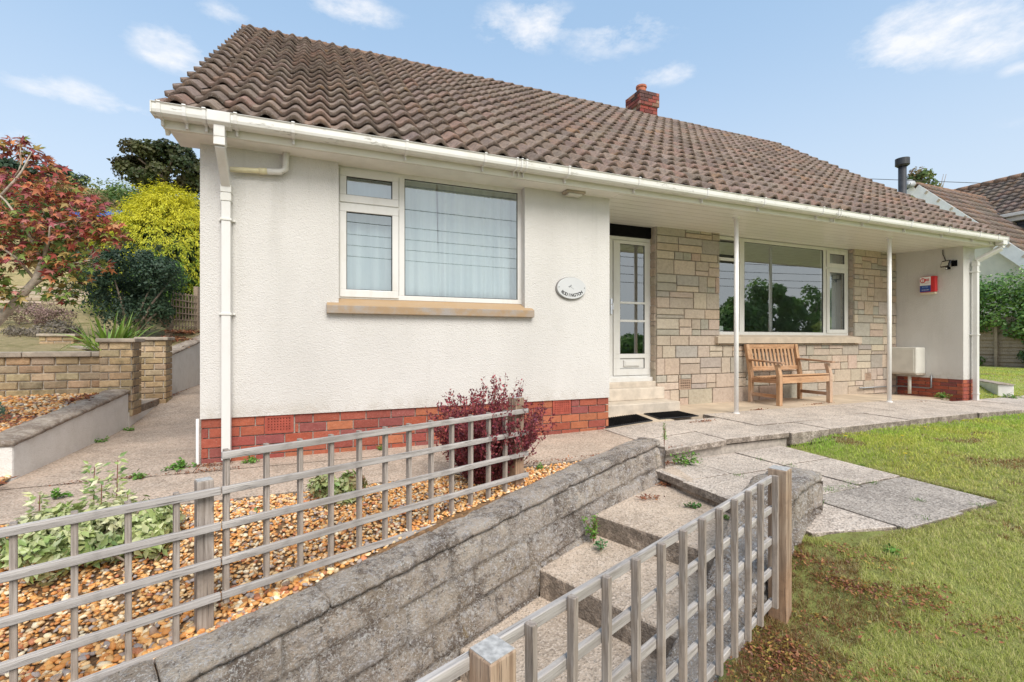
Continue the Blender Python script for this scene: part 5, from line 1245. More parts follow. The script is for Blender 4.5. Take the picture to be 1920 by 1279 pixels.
# red barberry
t = plant('barberry', 'dark red twiggy barberry bush growing in the gravel behind the fence end', 'shrub', (1.13, 3.22, -.06))
m = MB(); P = []; D = []
for i in range(300):
    a = random.uniform(0, 6.283); out = random.random() ** .6 * .95; L = random.uniform(.5, .86) * (1 - .22 * out); d = Vector((math.cos(a) * out, math.sin(a) * out * .75, 1)).normalized(); p = Vector((1.13 + math.cos(a) * .06, 3.22 + math.sin(a) * .05, -.07)); pts = [p]
    for j in range(7):
        d = (d + Vector((random.uniform(-.12, .12), random.uniform(-.12, .12), .05))).normalized(); p = p + d * L / 7; pts.append(p)
        if j > 0:
            for q in range(13 if j > 2 else 8): P.append(p - d * random.uniform(0, L / 7) + Vector([random.uniform(-.016, .016) for _ in range(3)])); D.append(d + Vector([random.uniform(-1, 1) for _ in range(3)]) * .8)
    m.tube(pts, [.0035 - .0004 * j for j in range(8)], 4, False)
obj('stems', m, 'stem_red', t, True)
P = np.array([tuple(p) for p in P]); D = np.array([tuple(p) for p in D]); leaves('foliage', P, randdir(len(P)), rng.uniform(.016, .030, len(P)), vary([(.40, .08, .10), (.26, .045, .06), (.28, .06, .07), (.13, .03, .04), (.34, .10, .09), (.20, .05, .08)], len(P), .3), 'leaf', t, 'oval', .6, D=D)
# variegated shrubs in the gravel
VG = [(.60, .60, .32), (.70, .68, .44), (.30, .40, .12), (.44, .50, .20), (.18, .28, .09)]
t = bush('variegated_shrub', 'low cream and green variegated shrub behind the near left fence panel', 'shrub', (-1.04, 3.02, .01), (.44, .30, .15), 34, (.06, .12), 4200, .044, VG, base=(-1.05, 3.02, -.07), mat='leaf_gloss', a=.15)
P = []; D = []; m = MB()
for bx, by, h in ((-1.10, 3.22, .30), (-1.04, 3.25, .40), (-1.16, 3.30, .36), (-.98, 3.2, .22), (-1.35, 3.2, .26)):
    m = MB(); m.tube([(bx, by, -.08), (bx + .01, by, -.06 + h)], [.004, .002], 5); obj('shoot', m, 'stem_red', t)
    for k in range(70): z_ = -.06 + h * random.uniform(.25, 1.05); a = random.uniform(0, 6.28); P.append((bx + math.cos(a) * .018, by + math.sin(a) * .018, z_)); D.append((math.cos(a), math.sin(a), random.uniform(-.2, .9)))
P = np.array(P); D = np.array(D); leaves('shoot_leaves', P, unit(np.array((0, -.4, 1)) + rng.normal(size=P.shape) * .4), rng.uniform(.03, .05, len(P)), vary(VG, len(P), .2), 'leaf_gloss', t, 'oval', .45, D=D)
bush('variegated_shrub', 'small green and cream bush in the gravel behind the right-hand fence panel', 'shrub', (.10, 3.25, .03), (.22, .16, .13), 20, (.05, .08), 1500, .042, [(.30, .36, .12), (.16, .26, .06), (.40, .44, .2), (.28, .16, .10)], base=(.10, 3.27, -.06), mat='leaf_gloss', a=.15)
# hillside: bushes, hedge and trees
RUST = [(.28, .17, .08), (.34, .22, .11), (.14, .18, .05), (.20, .22, .07)]
for i, (x, y, z_, rx, rz_, cols, lab) in enumerate([
    (-6.2, 20.5, 4.9, 1.8, 1.0, RUST, 'rusty bracken patch on the hill left of the conifer top'), (-9.8, 25, 6.5, 2.4, 1.1, MG + RUST, 'green and brown bush on the slope above the blue sheet'),
    (-7.4, 27, 7.1, 2.4, 1.0, MG, 'mid green bush below the oak on the hillside'), (-5.2, 24, 6.2, 2.0, 1.0, DK, 'dark bush between the golden conifer and the oak'),
    (-11.5, 33, 8.7, 2.6, 1.3, [(.30, .33, .07), (.22, .28, .06), (.12, .17, .05)], 'yellow-green hawthorn on the skyline left of the oak'), (-16, 36, 9.3, 3.4, 1.2, MG + RUST, 'mixed hedge bush on the skyline behind the maple'),
    (-6.2, 17.2, 3.5, 1.5, .9, RUST + MG, 'olive bush low on the bank behind the golden conifer'), (-3.2, 19.5, 4.5, 1.5, 1.4, RUST + DK, 'brown-green bush right of the golden conifer against the house'),
    (-9.0, 21, 5.0, 1.8, .8, MG, 'green scrub patch on the bank above the dry grass'), (-11.5, 27.5, 7.0, 2.0, .9, RUST, 'brown bracken mound below the field')]):
    bush('hill_bush', lab, 'bush', (x, y, z_), (rx, rx * .8, rz_), 34, (rx * .16, rx * .3), 4200, .13, cols, group='bushes on the hillside', wide=.7)
bush('oak_tree', 'dark spreading tree on the skyline left of the gutter', 'tree', (-13.9, 54.3, 17.2), (4.0, 3.2, 2.7), 44, (.45, 1.15), 14000, .30, [(.035, .06, .02), (.06, .09, .025), (.09, .10, .03), (.11, .09, .04)], base=(-13.6, 54.3, 14.5), wide=.8)
for x, y in ((-34, 62), (-29, 61), (-25.5, 63)): bush('distant_tree', 'dark tree in the far hedge line behind the maple top', 'tree', (x, y, 17.4), (3.2, 2.5, 1.6), 30, (.6, 1.1), 3000, .35, DK, base=(x, y, 15), group='far hedge trees', wide=.8)
m = MB(); m.cbox((-6.35, 19.2, 5.15), (1.5, .8, .05), Matrix.Rotation(R(-8), 3, 'Y') @ Matrix.Rotation(R(25), 3, 'X')); m.cbox((-6.95, 19.2, 4.95), (.5, .7, .22)); tag(obj('tarpaulin', m, 'blue_tarp', bevel=.02), 'blue sheet glimpsed between maple and golden conifer', 'tarpaulin')
# terraced edging stones at the top of the dry lawn
t = thing('terrace_wall', 'low terraced stone edging at the top of the dry lawn behind the maple', 'wall', (-6.5, 15.6, 1.9))
for k in range(3):
    m = MB(); brickface(m, (-10, 15.4 + k * .35, 1.92 + k * .17), (1, 0, 0), (0, 0, 1), (0, -1, 0), 6.4, .16, .4, .08, .03, [(.5, .40, .28), (.42, .34, .25), (.56, .47, .36)], .02); obj('course', m, 'stone', t)

# ================================================================ pebbles
def ico(sub):
    bm = bmesh.new(); bmesh.ops.create_icosphere(bm, subdivisions=sub, radius=.5); V = np.array([v.co[:] for v in bm.verts]); F_ = np.array([[v.index for v in f.verts] for f in bm.faces]); bm.free(); return V, F_
PEB = [(.70, .34, .10), (.64, .28, .08), (.66, .33, .11), (.72, .46, .21), (.76, .60, .38), (.58, .25, .08), (.80, .68, .48), (.40, .28, .20), (.70, .40, .16), (.80, .54, .27), (.48, .19, .09), (.38, .32, .29), (.74, .50, .28), (.68, .36, .12)]
def pebbles(name, label, P, size, sub):
    V0, F0_ = ico(sub); n_ = len(P); k = len(V0)
    a = rng.uniform(0, 6.283, n_); tl = rng.normal(0, .35, n_); S = np.stack([rng.uniform(.75, 1.35, n_), rng.uniform(.6, 1, n_), rng.uniform(.35, .65, n_)], 1) * size[:, None]
    lump = 1 + .16 * np.sin(V0 @ rng.normal(size=(3, 1)) * 7).T + rng.normal(0, .085, (n_, k))
    X = V0[None] * S[:, None, :] * lump[:, :, None]
    ct, st_ = np.cos(tl)[:, None], np.sin(tl)[:, None]; X = np.stack([X[..., 0] * ct - X[..., 2] * st_, X[..., 1], X[..., 0] * st_ + X[..., 2] * ct], -1)
    ca, sa = np.cos(a)[:, None], np.sin(a)[:, None]; X = np.stack([X[..., 0] * ca - X[..., 1] * sa, X[..., 0] * sa + X[..., 1] * ca, X[..., 2]], -1) + P[:, None, :]
    C = vary(PEB, n_, .22)
    o = npmesh(name, X.reshape(-1, 3), (F0_[None] + (np.arange(n_) * k)[:, None, None]).reshape(-1, 3), np.repeat(C, k, 0), 'pebble', None, True, 'stuff'); tag(o, label, 'gravel'); return o
pp = []
while len(pp) < 25000:
    x = random.uniform(-3.4, 2.95); y = random.uniform(1.2, 3.475); s, D = sD(x, y)
    if D > .02 or s > 3.15 or s < -3: continue
    if x < -2 and y > 3.5: continue
    if random.random() > (1 if x > -2.4 else .5): continue
    pp.append((x, y, region(x, y)[1] + .004 + random.uniform(-.004, .014)))
P = np.array(pp); dist = np.linalg.norm(P[:, :2], axis=1); near = dist < 2.6
pebbles('gravel', 'orange and cream gravel in the bed behind the left fence', P[near], rng.uniform(.017, .040, near.sum()), 2)
pebbles('gravel', 'finer orange gravel in the bed along the front path', P[~near], rng.uniform(.016, .034, (~near).sum()), 1)
pp = []
while len(pp) < 9000:
    x = random.uniform(-5.2, -2.24); y = random.uniform(3.66, 6.8)
    if y < 4.5 and x > -2.08 - .25 * (4.5 - y) * 0: pass
    if -x > y * .75 + .9: continue
    pp.append((x, y, region(x, y)[1] + random.uniform(0, .012)))
for _ in range(900):
    x = random.uniform(-2.3, -1.93); y = random.uniform(3.75, 4.5)
    if x > -2.05 + .12 * math.sin(y * 3) * (4.5 - y): continue
    pp.append((x, y, .01 + random.uniform(0, .02)))
P = np.array(pp); pebbles('gravel', 'leaf-strewn gravel in the bed beyond the low white wall', P, rng.uniform(.025, .05, len(P)), 1)

# ================================================================ grass
SLABP = [(2.70, 1.72), (4.42, 1.72), (4.47, 3.5), (2.70, 3.5)]
def in_slab(x, y): return 2.68 < x < 4.43 + (y - 1.7) * .03 and 1.70 < y < 3.53
def fbm(x, y, sc, off=0): return mn.fractal(Vector((x * sc, y * sc, off)), .7, 2.1, 4)
GC_ = [(.52, .56, .17), (.60, .61, .22), (.42, .49, .11), (.66, .64, .27), (.70, .65, .30)]; BR = [(.28, .15, .085), (.36, .21, .10), (.20, .11, .06), (.44, .30, .13)]; STRAW = [(.66, .58, .34), (.58, .50, .28)]
def grass(n_, rmin, rmax, wid, hgt, name, label, angs=(-18, 62)):
    P = []; C = []; H = []
    tries = 0
    while len(P) < n_ and tries < n_ * 8:
        tries += 1; r_ = math.exp(random.uniform(math.log(rmin), math.log(rmax))); a = R(22.28 + random.uniform(*angs)); x, y = r_ * math.sin(a), r_ * math.cos(a)
        s, D = sD(x, y)
        if x < .6 or y > 9.5: continue
        if D < 1.50 + .02 and s < 2.95: continue
        if in_slab(x, y): continue
        if y > 3.49 and x < 14.2 and y < 4.5: continue
        if 3.47 < y and x < 10.75: continue
        if x < 2.75 and y > 2.0: continue
        tf = fbm(x, y, 14, 70)
        if tf < -.12 and random.random() < .6: continue
        nz_ = fbm(x, y, 1.4, 3) * 1.0 + fbm(x, y, 6, 9) * .5
        edge = sm(D, 1.95, 1.5) * 1.0 if s < 2.4 and s > -1 else 0
        brown = nz_ * 1.1 + edge * 1.4 + (.46 if (s < 2.2 and D < 2.15) else -.20)
        if brown > .75 and random.random() < .55: col = random.choice(BR)
        elif brown > .35: col = random.choice(BR + STRAW + [(.36, .24, .07), (.30, .28, .08)])
        else:
            col = random.choice(GC_ + (STRAW if random.random() < .25 else []))
            g_ = max(0, min(1, .5 + fbm(x, y, .7, 20))); far_ = min(1, max(0, (y - 1.6) / 1.5)); col = (col[0] * (1 - .28 * far_ * g_), col[1], col[2] * (1 - .45 * far_))
        k = random.uniform(.75, 1.25); P.append((x, y, lawn_z(x, y) + .002)); C.append((col[0] * k, col[1] * k, col[2] * k)); H.append(hgt * random.uniform(.4, 1.3) * (1.6 if random.random() < .03 else 1) * (.75 + .8 * max(0, tf + .2)) * (1.0 if brown < .5 else .7) * (1 + .5 * max(0, fbm(x, y, 5, 40))))
    if rmin < 2:                    # ragged fringe of blades along the slab edges
        for k_ in range(11000):
            u = random.random(); x, y = random.choice(((2.70 + 1.75 * u, 1.72 - random.expovariate(9)), (4.44 + .05 * u + random.expovariate(25), 1.72 + 1.7 * u), (2.9 + 1.6 * u, 1.715 - random.expovariate(60))))
            P.append((x, y, lawn_z(x, y) + .002)); c_ = random.choice(GC_ + STRAW); k = random.uniform(.6, 1.1); C.append((c_[0] * k, c_[1] * k, c_[2] * k)); H.append(hgt * random.uniform(.5, 1.3))
    P, C, H = np.array(P), np.array(C), np.array(H)[:, None]; n_ = len(P)
    a = rng.uniform(0, 6.283, n_); lean = rng.uniform(.25, 1.3, n_)[:, None]; d = np.stack([np.cos(a), np.sin(a), np.zeros(n_)], 1); sd_ = np.stack([-np.sin(a), np.cos(a), np.zeros(n_)], 1)
    up = np.array((0, 0, 1.)); W_ = wid * rng.uniform(.7, 1.3, (n_, 1)); dist = np.linalg.norm(P[:, :2], axis=1)[:, None]; W_ = W_ * np.clip(dist / 3, .7, 3.2)
    V = np.stack([P - sd_ * W_, P + sd_ * W_, P + up * H * .6 + d * H * lean * .35 - sd_ * W_ * .7, P + up * H * .6 + d * H * lean * .35 + sd_ * W_ * .7, P + up * H * .8 + d * H * lean], 1)
    F_ = np.array([(0, 1, 3), (0, 3, 2), (2, 3, 4)]); F_ = (F_[None] + (np.arange(n_) * 5)[:, None, None]).reshape(-1, 3)
    o = npmesh(name, V.reshape(-1, 3), F_, np.repeat(C, 5, 0), 'grass', None, False, 'stuff'); tag(o, label, 'grass')
grass(250000, 1.15, 4.2, .0011, .023, 'grass', 'short mossy lawn grass with brown patches beside the tall fence')
grass(130000, 4.0, 20, .0014, .026, 'grass', 'green lawn grass beyond the slab path')
# moss, dead leaves and grit at the foot of the fence and in joints
def litter(name, label, spots, n_, size, cols):
    P = []
    for x, y, z_, rx, ry in spots:
        for _ in range(int(n_ / len(spots))): P.append((x + random.gauss(0, rx * .45), y + random.gauss(0, ry * .45), z_ + random.uniform(.002, .012)))
    P = np.array(P); o = leaves(name, P, unit(np.array((0, 0, 1.)) + rng.normal(size=P.shape) * .45), rng.uniform(size * .5, size * 1.4, len(P)), vary(cols, len(P), .35), 'leaf', None, 'oval', .5, 'stuff'); tag(o, label, 'debris')
BRN = [(.28, .10, .06), (.36, .14, .07), (.18, .08, .05), (.42, .20, .09)]
P = []
sp = []
for k in range(70): s = random.uniform(-.1, 2.5); D = random.uniform(1.54, 2.0 + .45 * random.random()); x, y, _ = fl(s, D); sp.append((x, y, lawn_z(x, y), .14, .14))
litter('leaf_litter', 'reddish brown moss and dead leaves on the bare ground by the tall fence', sp, 13000, .018, BRN + [(.40, .28, .07), (.30, .24, .06)])
litter('leaf_litter', 'small dry leaves in the path joints and corners of the steps', [fl(2.62, .42, -.22)[:3] + (.10, .06), fl(3.0, .36, -.21)[:3] + (.08, .05), fl(2.7, 1.1, -.22)[:3] + (.1, .06), (-1.4, 4.25, 0, .30, .03), (-.8, 4.25, 0, .25, .03), (-.80, 4.42, .0, .12, .06), (3.1, 4.42, .0, .25, .03), (4.2, 4.3, .05, .2, .03), (5.6, 4.72, .05, .12, .02), (2.5, 3.52, 0, .5, .03), (1.6, 3.52, 0, .5, .03), (-2.0, 8.4, .2, .06, .8), (8.9, 4.5, .02, .2, .04), (2.9, 3.40, -.1, .1, .05), (6.9, 4.8, .055, .3, .03)], 1500, .022, BRN)
litter('leaf_litter', 'fallen red and yellow maple leaves over the gravel beyond the low white wall', [(-2.5, 5.2, .33, .3, .6), (-3.0, 5.6, .38, .5, .7), (-2.4, 4.4, .14, .2, .4), (-2.25, 6.3, .4, .1, .4), (-2.1, 4.1, .05, .15, .2)], 900, .05, BRN + [(.5, .3, .08), (.42, .12, .06)])
litter('leaf_litter', 'bark chippings and dry leaves behind the taller white wall', [(-2.6, 9.2, .88, .4, .8), (-2.5, 10.4, 1.03, .3, .8), (-2.5, 11.4, 1.18, .3, .8)], 1800, .07, BRN + [(.36, .22, .14)])
WG = [(.10, .24, .03), (.16, .32, .05), (.20, .36, .08), (.08, .18, .03)]
def weed(lab, x, y, z_, r_, h, n_, size, cols=WG, tall=False):
    t = plant('weed', lab, 'weed', (x, y, z_)); P = []; m = MB(); D = []
    for k in range(max(4, n_ // 16)):
        a = random.uniform(0, 6.283); q = random.random() * r_; tp = Vector((x + math.cos(a) * q, y + math.sin(a) * q, z_ + h * random.uniform(.5, 1) * (1 if tall else (1 - .6 * q / r_)))); b = Vector((x, y, z_)); m.tube([b, b.lerp(tp, .5) + Vector((0, 0, h * .1)), tp], [.002, .0016, .001], 4)
        for j in range(16): u = random.uniform(.3, 1.02); p = b.lerp(tp, u) + Vector([random.gauss(0, size * .5) for _ in range(3)]); P.append((p.x, p.y, max(p.z, z_ + .004))); D.append((random.gauss(0, 1), random.gauss(0, 1), random.uniform(-.1, .5)))
    obj('stems', m, 'stem_red', t); P = np.array(P); leaves('foliage', P, unit(np.array((0, -.3, 1)) + rng.normal(size=P.shape) * .45), rng.uniform(size * .6, size * 1.4, len(P)), vary(cols, len(P), .2), 'leaf', t, 'oval', .7, D=np.array(D))
x, y, _ = fl(2.0, .36); weed('leafy green weed growing from the stair corner against the left retaining wall', x, y, -.40, .09, .20, 160, .020, WG + [(.26, .38, .10)], True)
x, y, _ = fl(1.93, .47); weed('smaller bluish weed beside the taller one on the garden step', x, y, -.40, .06, .09, 90, .018, [(.10, .22, .08), (.14, .28, .12)])
weed('straggly weed at the far end of the retaining wall below the patio edge', 3.06, 3.36, -.11, .16, .14, 200, .026)
weed('tall thin weed stem at the end of the wall near the doormats', 2.97, 3.52, .02, .05, .26, 60, .016, WG, True)
x, y, _ = fl(2.66, .75); weed('flat dark green weed under the landing riser', x, y, -.22, .07, .03, 60, .022, [(.05, .14, .03), (.08, .2, .04)])
x, y, _ = fl(2.62, 1.0); weed('low weed tuft in the shadow of the landing riser', x, y, -.22, .08, .03, 60, .018)
weed('green weed clump against the red brick of the porch side wall', 10.0, 4.72, .01, .16, .12, 220, .028, WG)
weed('weed at the far right corner by the small white wall', 11.35, 4.45, -.02, .3, .10, 200, .03, WG)
weed('bright green weed at the foot of the house corner left of the downpipe', -1.0, 4.42, 0, .11, .07, 200, .024, WG)
weed('green weed at the brick base right of the downpipe', -.52, 4.44, 0, .09, .05, 120, .02, WG)
weed('tiny weed at the foot of the brick base between fence pickets', .53, 4.46, 0, .05, .05, 60, .016, WG)
for x, y, lab in ((-2.02, 5.9, 'weed at the foot of the low white wall near its far end'), (-1.98, 6.5, 'second small weed at the foot of the low white wall'), (-1.55, 3.9, 'pale weed on the path near the white wall end'), (-1.25, 4.22, 'weed in the path joint left of the house corner')): weed(lab, x, y, .0, .10, .03, 70, .026, WG)
for i, (x, y) in enumerate(((3.84, 2.4), (3.84, 2.9), (3.55, 2.36), (3.22, 2.6), (3.5, 1.74), (4.1, 1.73), (3.83, 3.2), (4.46, 2.7), (3.9, 2.97), (3.5, 2.34), (4.0, 2.34), (3.22, 2.9), (3.2, 2.2), (3.83, 1.95), (3.7, 2.35))):
    t_ = plant('weed', 'small grass tuft in a joint between the lawn path slabs', 'weed', (x, y, lz(x, y)), group='tufts in the slab joints'); blades('tuft', (x, y, lz(x, y) - .01), 46, .03, .002, WG, t_, 1.6, .4, 3, .05, 'grass')
for x, y, lab in ((1.45, 1.25, 'bright green dock seedling on the brown moss by the fence foot'), (1.9, 1.0, 'green rosette weed in the near lawn'), (2.9, 1.6, 'small weed at the lawn corner of the short stone wall')): weed(lab, x, y, lawn_z(x, y), .04, .03, 40, .024, WG)
weed('white-spotted weed in the gravel by the end of the fence', 1.62, 3.36, -.02, .08, .05, 80, .018, WG)
weed('yellow-green weed in the gravel behind the fence joint', -.28, 3.2, -.05, .09, .03, 80, .022, WG)
for x, y in ((5.6, 3.0), (6.4, 3.2), (4.9, 2.6), (7.4, 3.3), (8.6, 3.25), (5.1, 3.25)):
    t_ = thing('dandelion', 'yellow dandelion flower in the lawn', 'flower', (x, y, lawn_z(x, y)), group='yellow flowers in the lawn'); m = MB(); m.tube([(x, y, lawn_z(x, y)), (x + .01, y, lawn_z(x, y) + .05)], .0015, 5); obj('stem', m, 'grass', t_); m = MB(); m.tube([(x + .01, y, lawn_z(x, y) + .048), (x + .01, y, lawn_z(x, y) + .056)], [.006, .016], 10); plain('yellow_petal', (.75, .6, .04), .6) if 'yellow_petal' not in M else 0; obj('petals', m, 'yellow_petal', t_)

# ================================================================ right-hand background
t = thing('garden_wall', 'short low white wall at the right beyond the downpipe', 'wall', (12, 4.9, 0)); m = MB(); m.bar((13.4, 6.15, .06), (11.62, 4.56, .06), .22, .30); obj('render', m, 'garden_render', t, bevel=.012)
m = MB(); rough_cap(m, (13.4, 6.15, .205), (11.60, 4.54, .205), .24, .02, (.3, .27, .24)); obj('coping', m, 'cap_stone', t, True)
t = thing('panel_fence', 'weathered horizontal overlap fence panel under the hedge at the right', 'fence', (19.75, 7, .2))
for k in range(14):
    m = MB(); o = 0.012 * (k % 2); z_ = .12 + k * .115
    m.add([(19.70 + o, 3.2, z_), (19.70 + o, 10.2, z_), (19.735 + o, 10.2, z_ + .13), (19.735 + o, 3.2, z_ + .13), (19.72 + o, 3.2, z_), (19.72 + o, 10.2, z_), (19.745 + o, 10.2, z_ + .13), (19.745 + o, 3.2, z_ + .13)], [(0, 3, 2, 1), (4, 5, 6, 7), (0, 1, 5, 4), (2, 3, 7, 6), (0, 4, 7, 3), (1, 2, 6, 5)]); obj('board', m, 'fence_far', t)
for y in (4.2, 6.05, 7.9, 9.75): m = MB(); m.box(19.62, 19.69, y, y + .07, .05, 1.75); obj('post', m, 'fence_far', t)
t = plant('hedge', 'tall bright green hedge spilling over the fence at the right edge', 'hedge', (20.1, 7, .2)); Pn = []; Nn = []; ii = []
for i, (x, y, z_, r_) in enumerate([(19.9 + random.uniform(-.3, .25), random.uniform(3.4, 10.3), random.uniform(1.5, 2.9), random.uniform(.35, .6)) for _ in range(120)] + [(19.6, random.uniform(3.6, 9.8), random.uniform(1.2, 1.7), random.uniform(.2, .35)) for _ in range(26)]):
    k = 170; d_ = randdir(k); Pn.append(np.array((x, y, z_)) + d_ * r_ * rng.uniform(.5, 1, (k, 1))); Nn.append(unit(d_ + np.array((-.5, -.2, .5)) + rng.normal(size=(k, 3)) * .5)); ii += [i] * k
Pn, Nn = np.concatenate(Pn), np.concatenate(Nn); leaves('foliage', Pn, Nn, rng.uniform(.07, .13, len(Pn)), shade(np.array(ii), [(.10, .21, .04), (.17, .33, .06), (.26, .42, .09), (.06, .13, .03)], .35), 'leaf_gloss', t, 'oval', .6)
m = MB()
for y in np.arange(3.6, 10.2, .8): m.tube([(20.1, y, .1), (20.0, y + .1, 1.4), (19.9, y, 2.5)], [.04, .03, .01], 6)
obj('stems', m, 'bark', t, True)
bush('ivy', 'dark green ivy at the foot of the fence panel, right edge', 'ivy', (19.4, 6.3, .55), (.35, 1.3, .5), 26, (.14, .26), 3200, .08, DK + MG, base=(19.5, 6.3, .1), stems=False, mat='leaf_gloss')
bush('ivy', 'low weeds and ivy at the left end of the fence panel beside the downpipe', 'ivy', (19.4, 8.9, .35), (.3, 1.0, .25), 16, (.1, .2), 1400, .07, MG, base=(19.4, 8.9, .1), stems=False)
nb = thing('neighbour_house', 'cream gabled neighbouring house with brown tiled roofs behind the hedge', 'house', (25, 9, .2))
Xg, Ya, Za = 22.0, 11.19, 7.13; SR, SLf = 1.06, .52
yr = Ya - 4.2; zr = Za - SR * 4.2; yl = Ya + 6; zl = Za - SLf * 6
m = MB(); vs = [(Xg, yr + .1, .2), (Xg, yl - .1, .2), (Xg, yl - .1, zl - .1), (Xg, Ya, Za - .16), (Xg, yr + .1, zr - .05)]; m.add(vs + [(x + 9, y, z_) for x, y, z_ in vs], [(0, 1, 2, 3, 4), (5, 9, 8, 7, 6), (0, 5, 6, 1), (1, 6, 7, 2), (0, 4, 9, 5)]); obj('gable_wall', m, 'cream_render', nb)
def tiles2(name, O, eu, ev_, W, L, nt, nr, par, cols):
    O, eu, ev_ = Vector(O), Vector(eu).normalized(), Vector(ev_).normalized(); en_ = eu.cross(ev_).normalized()
    if en_.z < 0: en_ = -en_
    V = []; Fq = []; C = []; tw_, tg_ = W / nt, L / nr; NPp = 6
    for r_ in range(nr):
        for c_ in range(nt):
            col = jit(random.choice(cols), .2); o = len(V)
            for v, h in ((0, -.02), (0, .05), (1.05, -.01)):
                for k in range(NPp): u = k / (NPp - 1); V.append(tuple(O + eu * ((c_ + u) * tw_) + ev_ * (r_ + v) * tg_ + en_ * (h + .025 * math.sin(u * 6.283)))); C.append(col)
            for q in range(2):
                for k in range(NPp - 1): a = o + q * NPp + k; Fq.append((a, a + 1, a + NPp + 1, a + NPp))
    return npmesh(name, np.array(V), np.array(Fq), np.array(C), 'tile', par)
TN = [(.22, .155, .12), (.18, .135, .11), (.27, .20, .155), (.26, .16, .11), (.21, .17, .145)]
sl_r = math.hypot(4.3, 4.3 * SR)
r1 = tiles2('roof', (Xg - .25, yr - .1, zr - .1 + .1), (1, 0, 0), (0, 1, SR), 5.0, math.hypot(4.3, 4.3 * SR), 17, 16, nb, TN)
tiles2('roof', (Xg - .25, yl + .1, zl - .0), (1, 0, 0), (0, -1, SLf), 8.0, math.hypot(6.1, 6.1 * SLf), 26, 18, nb, TN)
tiles2('main_roof', (25.0, 1.0, 5.98), (0, 1, 0), (3, 0, 2.1), 14, 3.66, 46, 11, nb, TN)
m = MB(); m.add([(28.0, 1, 8.08), (28.0, 15, 8.08), (32, 15, 5.2), (32, 1, 5.2)], [(0, 1, 2, 3)]); m.add([(25.3, 1.2, .2), (25.3, 14.8, .2), (31.5, 14.8, .2), (31.5, 1.2, .2), (25.3, 1.2, 6.0), (25.3, 14.8, 6.0), (31.5, 14.8, 5.5), (31.5, 1.2, 5.5), (28, 1.2, 7.9), (28, 14.8, 7.9)], [(0, 3, 7, 8, 4), (1, 5, 9, 6, 2), (2, 6, 7, 3)]); obj('rear_roof', m, 'tile', nb)
m = MB(); m.box(25.22, 25.3, 1.1, 14.8, .2, 5.93)
obj('cladding_backing', m, 'cladding_dark', nb); m = MB(); z_ = 3.2
while z_ < 5.85: m.add([(25.16, 1.1, z_), (25.16, 10.4, z_), (25.2, 10.4, z_ + .17), (25.2, 1.1, z_ + .17), (25.22, 1.1, z_), (25.22, 10.4, z_)], [(0, 3, 2, 1), (0, 1, 5, 4)]); z_ += .165
obj('cladding', m, 'cladding_dark', nb)
m = MB(); m.box(24.86, 25.0, 1.0, 10.0, 5.84, 5.97); m.box(25.0, 25.2, 1.0, 10.0, 5.66, 5.84); obj('gutter', m, 'pvc', nb, bevel=.02)
m = MB(); b0 = (Xg - .26, Ya + .05, Za - .16 + .02); m.bar((Xg - .27, Ya - .0, Za - .16), (Xg - .27, yr - .1, zr - .25), .03, .40, (0, 0, 1)); m.bar((Xg - .26, Ya + .0, Za - .13), (Xg - .26, yl + .1, zl - .16), .03, .30, (0, 0, 1)); obj('bargeboard', m, 'white_paint', nb)
m = MB(); m.bar((Xg - .12, Ya, Za - .26), (Xg - .12, yr - .1, zr - .36), .26, .015, (0, 0, 1)); m.bar((Xg - .12, Ya, Za - .26), (Xg - .12, yl, zl - .26), .26, .015); obj('verge_soffit', m, 'white_paint', nb)
for k in range(12):
    u = k / 11; m = MB(); m.cbox((Xg - .28, Ya - 4.3 * u, Za - 4.3 * SR * u + .02), (.06, .12, .07), Matrix.Rotation(-math.atan(SR), 3, 'X')); obj('verge_cap', m, 'sill_buff', nb)
m = MB(); y = 1.0
while y < 15: m.tube([(28.0, y, 8.10), (28.0, y + .43, 8.10)], [.13, .14], 8); y += .45
obj('ridge_tiles', m, 'ridge', nb, True); m = MB()
x = Xg - .2
while x < 26.5: m.tube([(x, Ya, Za + .03), (x + .4, Ya, Za + .03)], [.11, .12], 8); x += .42
obj('ridge_tiles', m, 'ridge', nb, True)
m = MB(); m.bar((24.95, 10.1, 6.03), (26.65, 11.19, 7.17), .22, .03); obj('valley', m, 'flue', nb)
o = thing('satellite_dish', 'grey satellite dish at the apex of the neighbouring gable', 'satellite dish', (21.68, 11.35, 6.9))
m = MB(); c = Vector((21.6, 11.32, 7.18)); nv = Vector((-.75, -.55, .35)).normalized(); m.tube([c, c + nv * .03, c + nv * .06], [.03, .15, .20], 20); obj('dish', m, 'dish', o, True); m = MB(); m.bar((21.6, 11.32, 7.18), (21.9, 11.4, 6.95), .03, .03); m.bar((21.6, 11.32, 7.05), (21.38, 11.15, 7.18), .02, .02); obj('bracket', m, 'metal_grey', o)
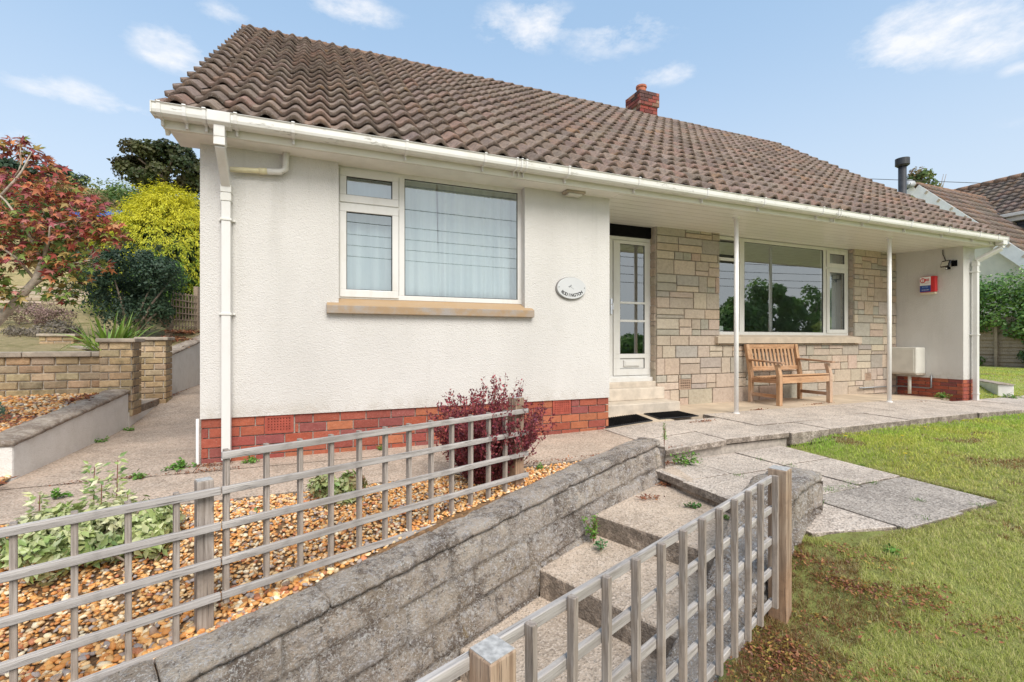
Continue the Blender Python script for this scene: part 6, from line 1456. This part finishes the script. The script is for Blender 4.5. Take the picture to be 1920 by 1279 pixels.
bush('distant_tree', 'small tree top showing behind the neighbouring gable and flue', 'tree', (34.1, 17.1, 10.4), (1.35, 1.1, 1.15), 22, (.25, .5), 1500, .17, MG + RUST, base=(34.1, 17.1, .2), wide=.8)
m = MB(); pts = [Vector((14.5, 24, 9.5)).lerp(Vector((30, 9.0, 6.85)), k / 20) - Vector((0, 0, .0)) for k in range(21)]
def cabl(a, b, sag, lab, r_=.012, grp=None):
    m = MB(); a, b = Vector(a), Vector(b); pts = [a.lerp(b, k / 24) - Vector((0, 0, sag * (1 - (2 * k / 24 - 1) ** 2))) for k in range(25)]; m.tube(pts, r_, 5); tag(obj('overhead_cable', m, 'cable', smooth=True), lab, 'cable', grp)
cabl((9.83, 9.8, 5.56), (22.9, 5.95, 5.56), .0, 'thin black cable crossing the sky behind the flue at the right', .0085)
# ---- across the road, behind the viewpoint (mirrored in the windows)
for i, (x, y, h, r_, cols, lab) in enumerate([(13, -15, 1.5, 1.6, MG, 'low bush across the road'), (20, -15, 1.7, 2.0, MG, 'small rounded bush across the road'), (26, -15, 2.6, 2.2, MG, 'short green tree across the road'), (29.5, -15.5, 4.4, 2.4, MG, 'rounded green tree across the road'),
    (33.5, -16, 5.9, 2.8, MG, 'tall full green tree across the road'), (38.5, -16, 5.6, 3.0, MG, 'broad tree across the road'), (44, -16, 6.6, 3.4, MG, 'taller tree across the road towards the right'), (50, -15, 7.2, 3.8, MG, 'last tree of the row across the road'), (36, -12.5, 3.0, 2.0, [(.24, .30, .05), (.30, .32, .07)], 'yellowing bush in front of the trees across the road')]):
    bush('roadside_tree', lab, 'tree', (x, y, h * .5 - .5), (r_, r_ * .8, h * .62), 50, (r_ * .18, r_ * .34), 6500, .26, [tuple(min(1, q * 2.1) for q in c_) for c_ in cols], base=(x, y, -.95), wide=.8, group='trees across the road')
for k, z_ in enumerate((4.35, 4.75, 5.15, 5.6, 6.3)): cabl((-14, -9.5 - .02 * k, z_ + .3), (34, -9.5, z_ + .05 * k + .2), .5, 'telephone wire across the road, one of five', .014, 'wires across the road')
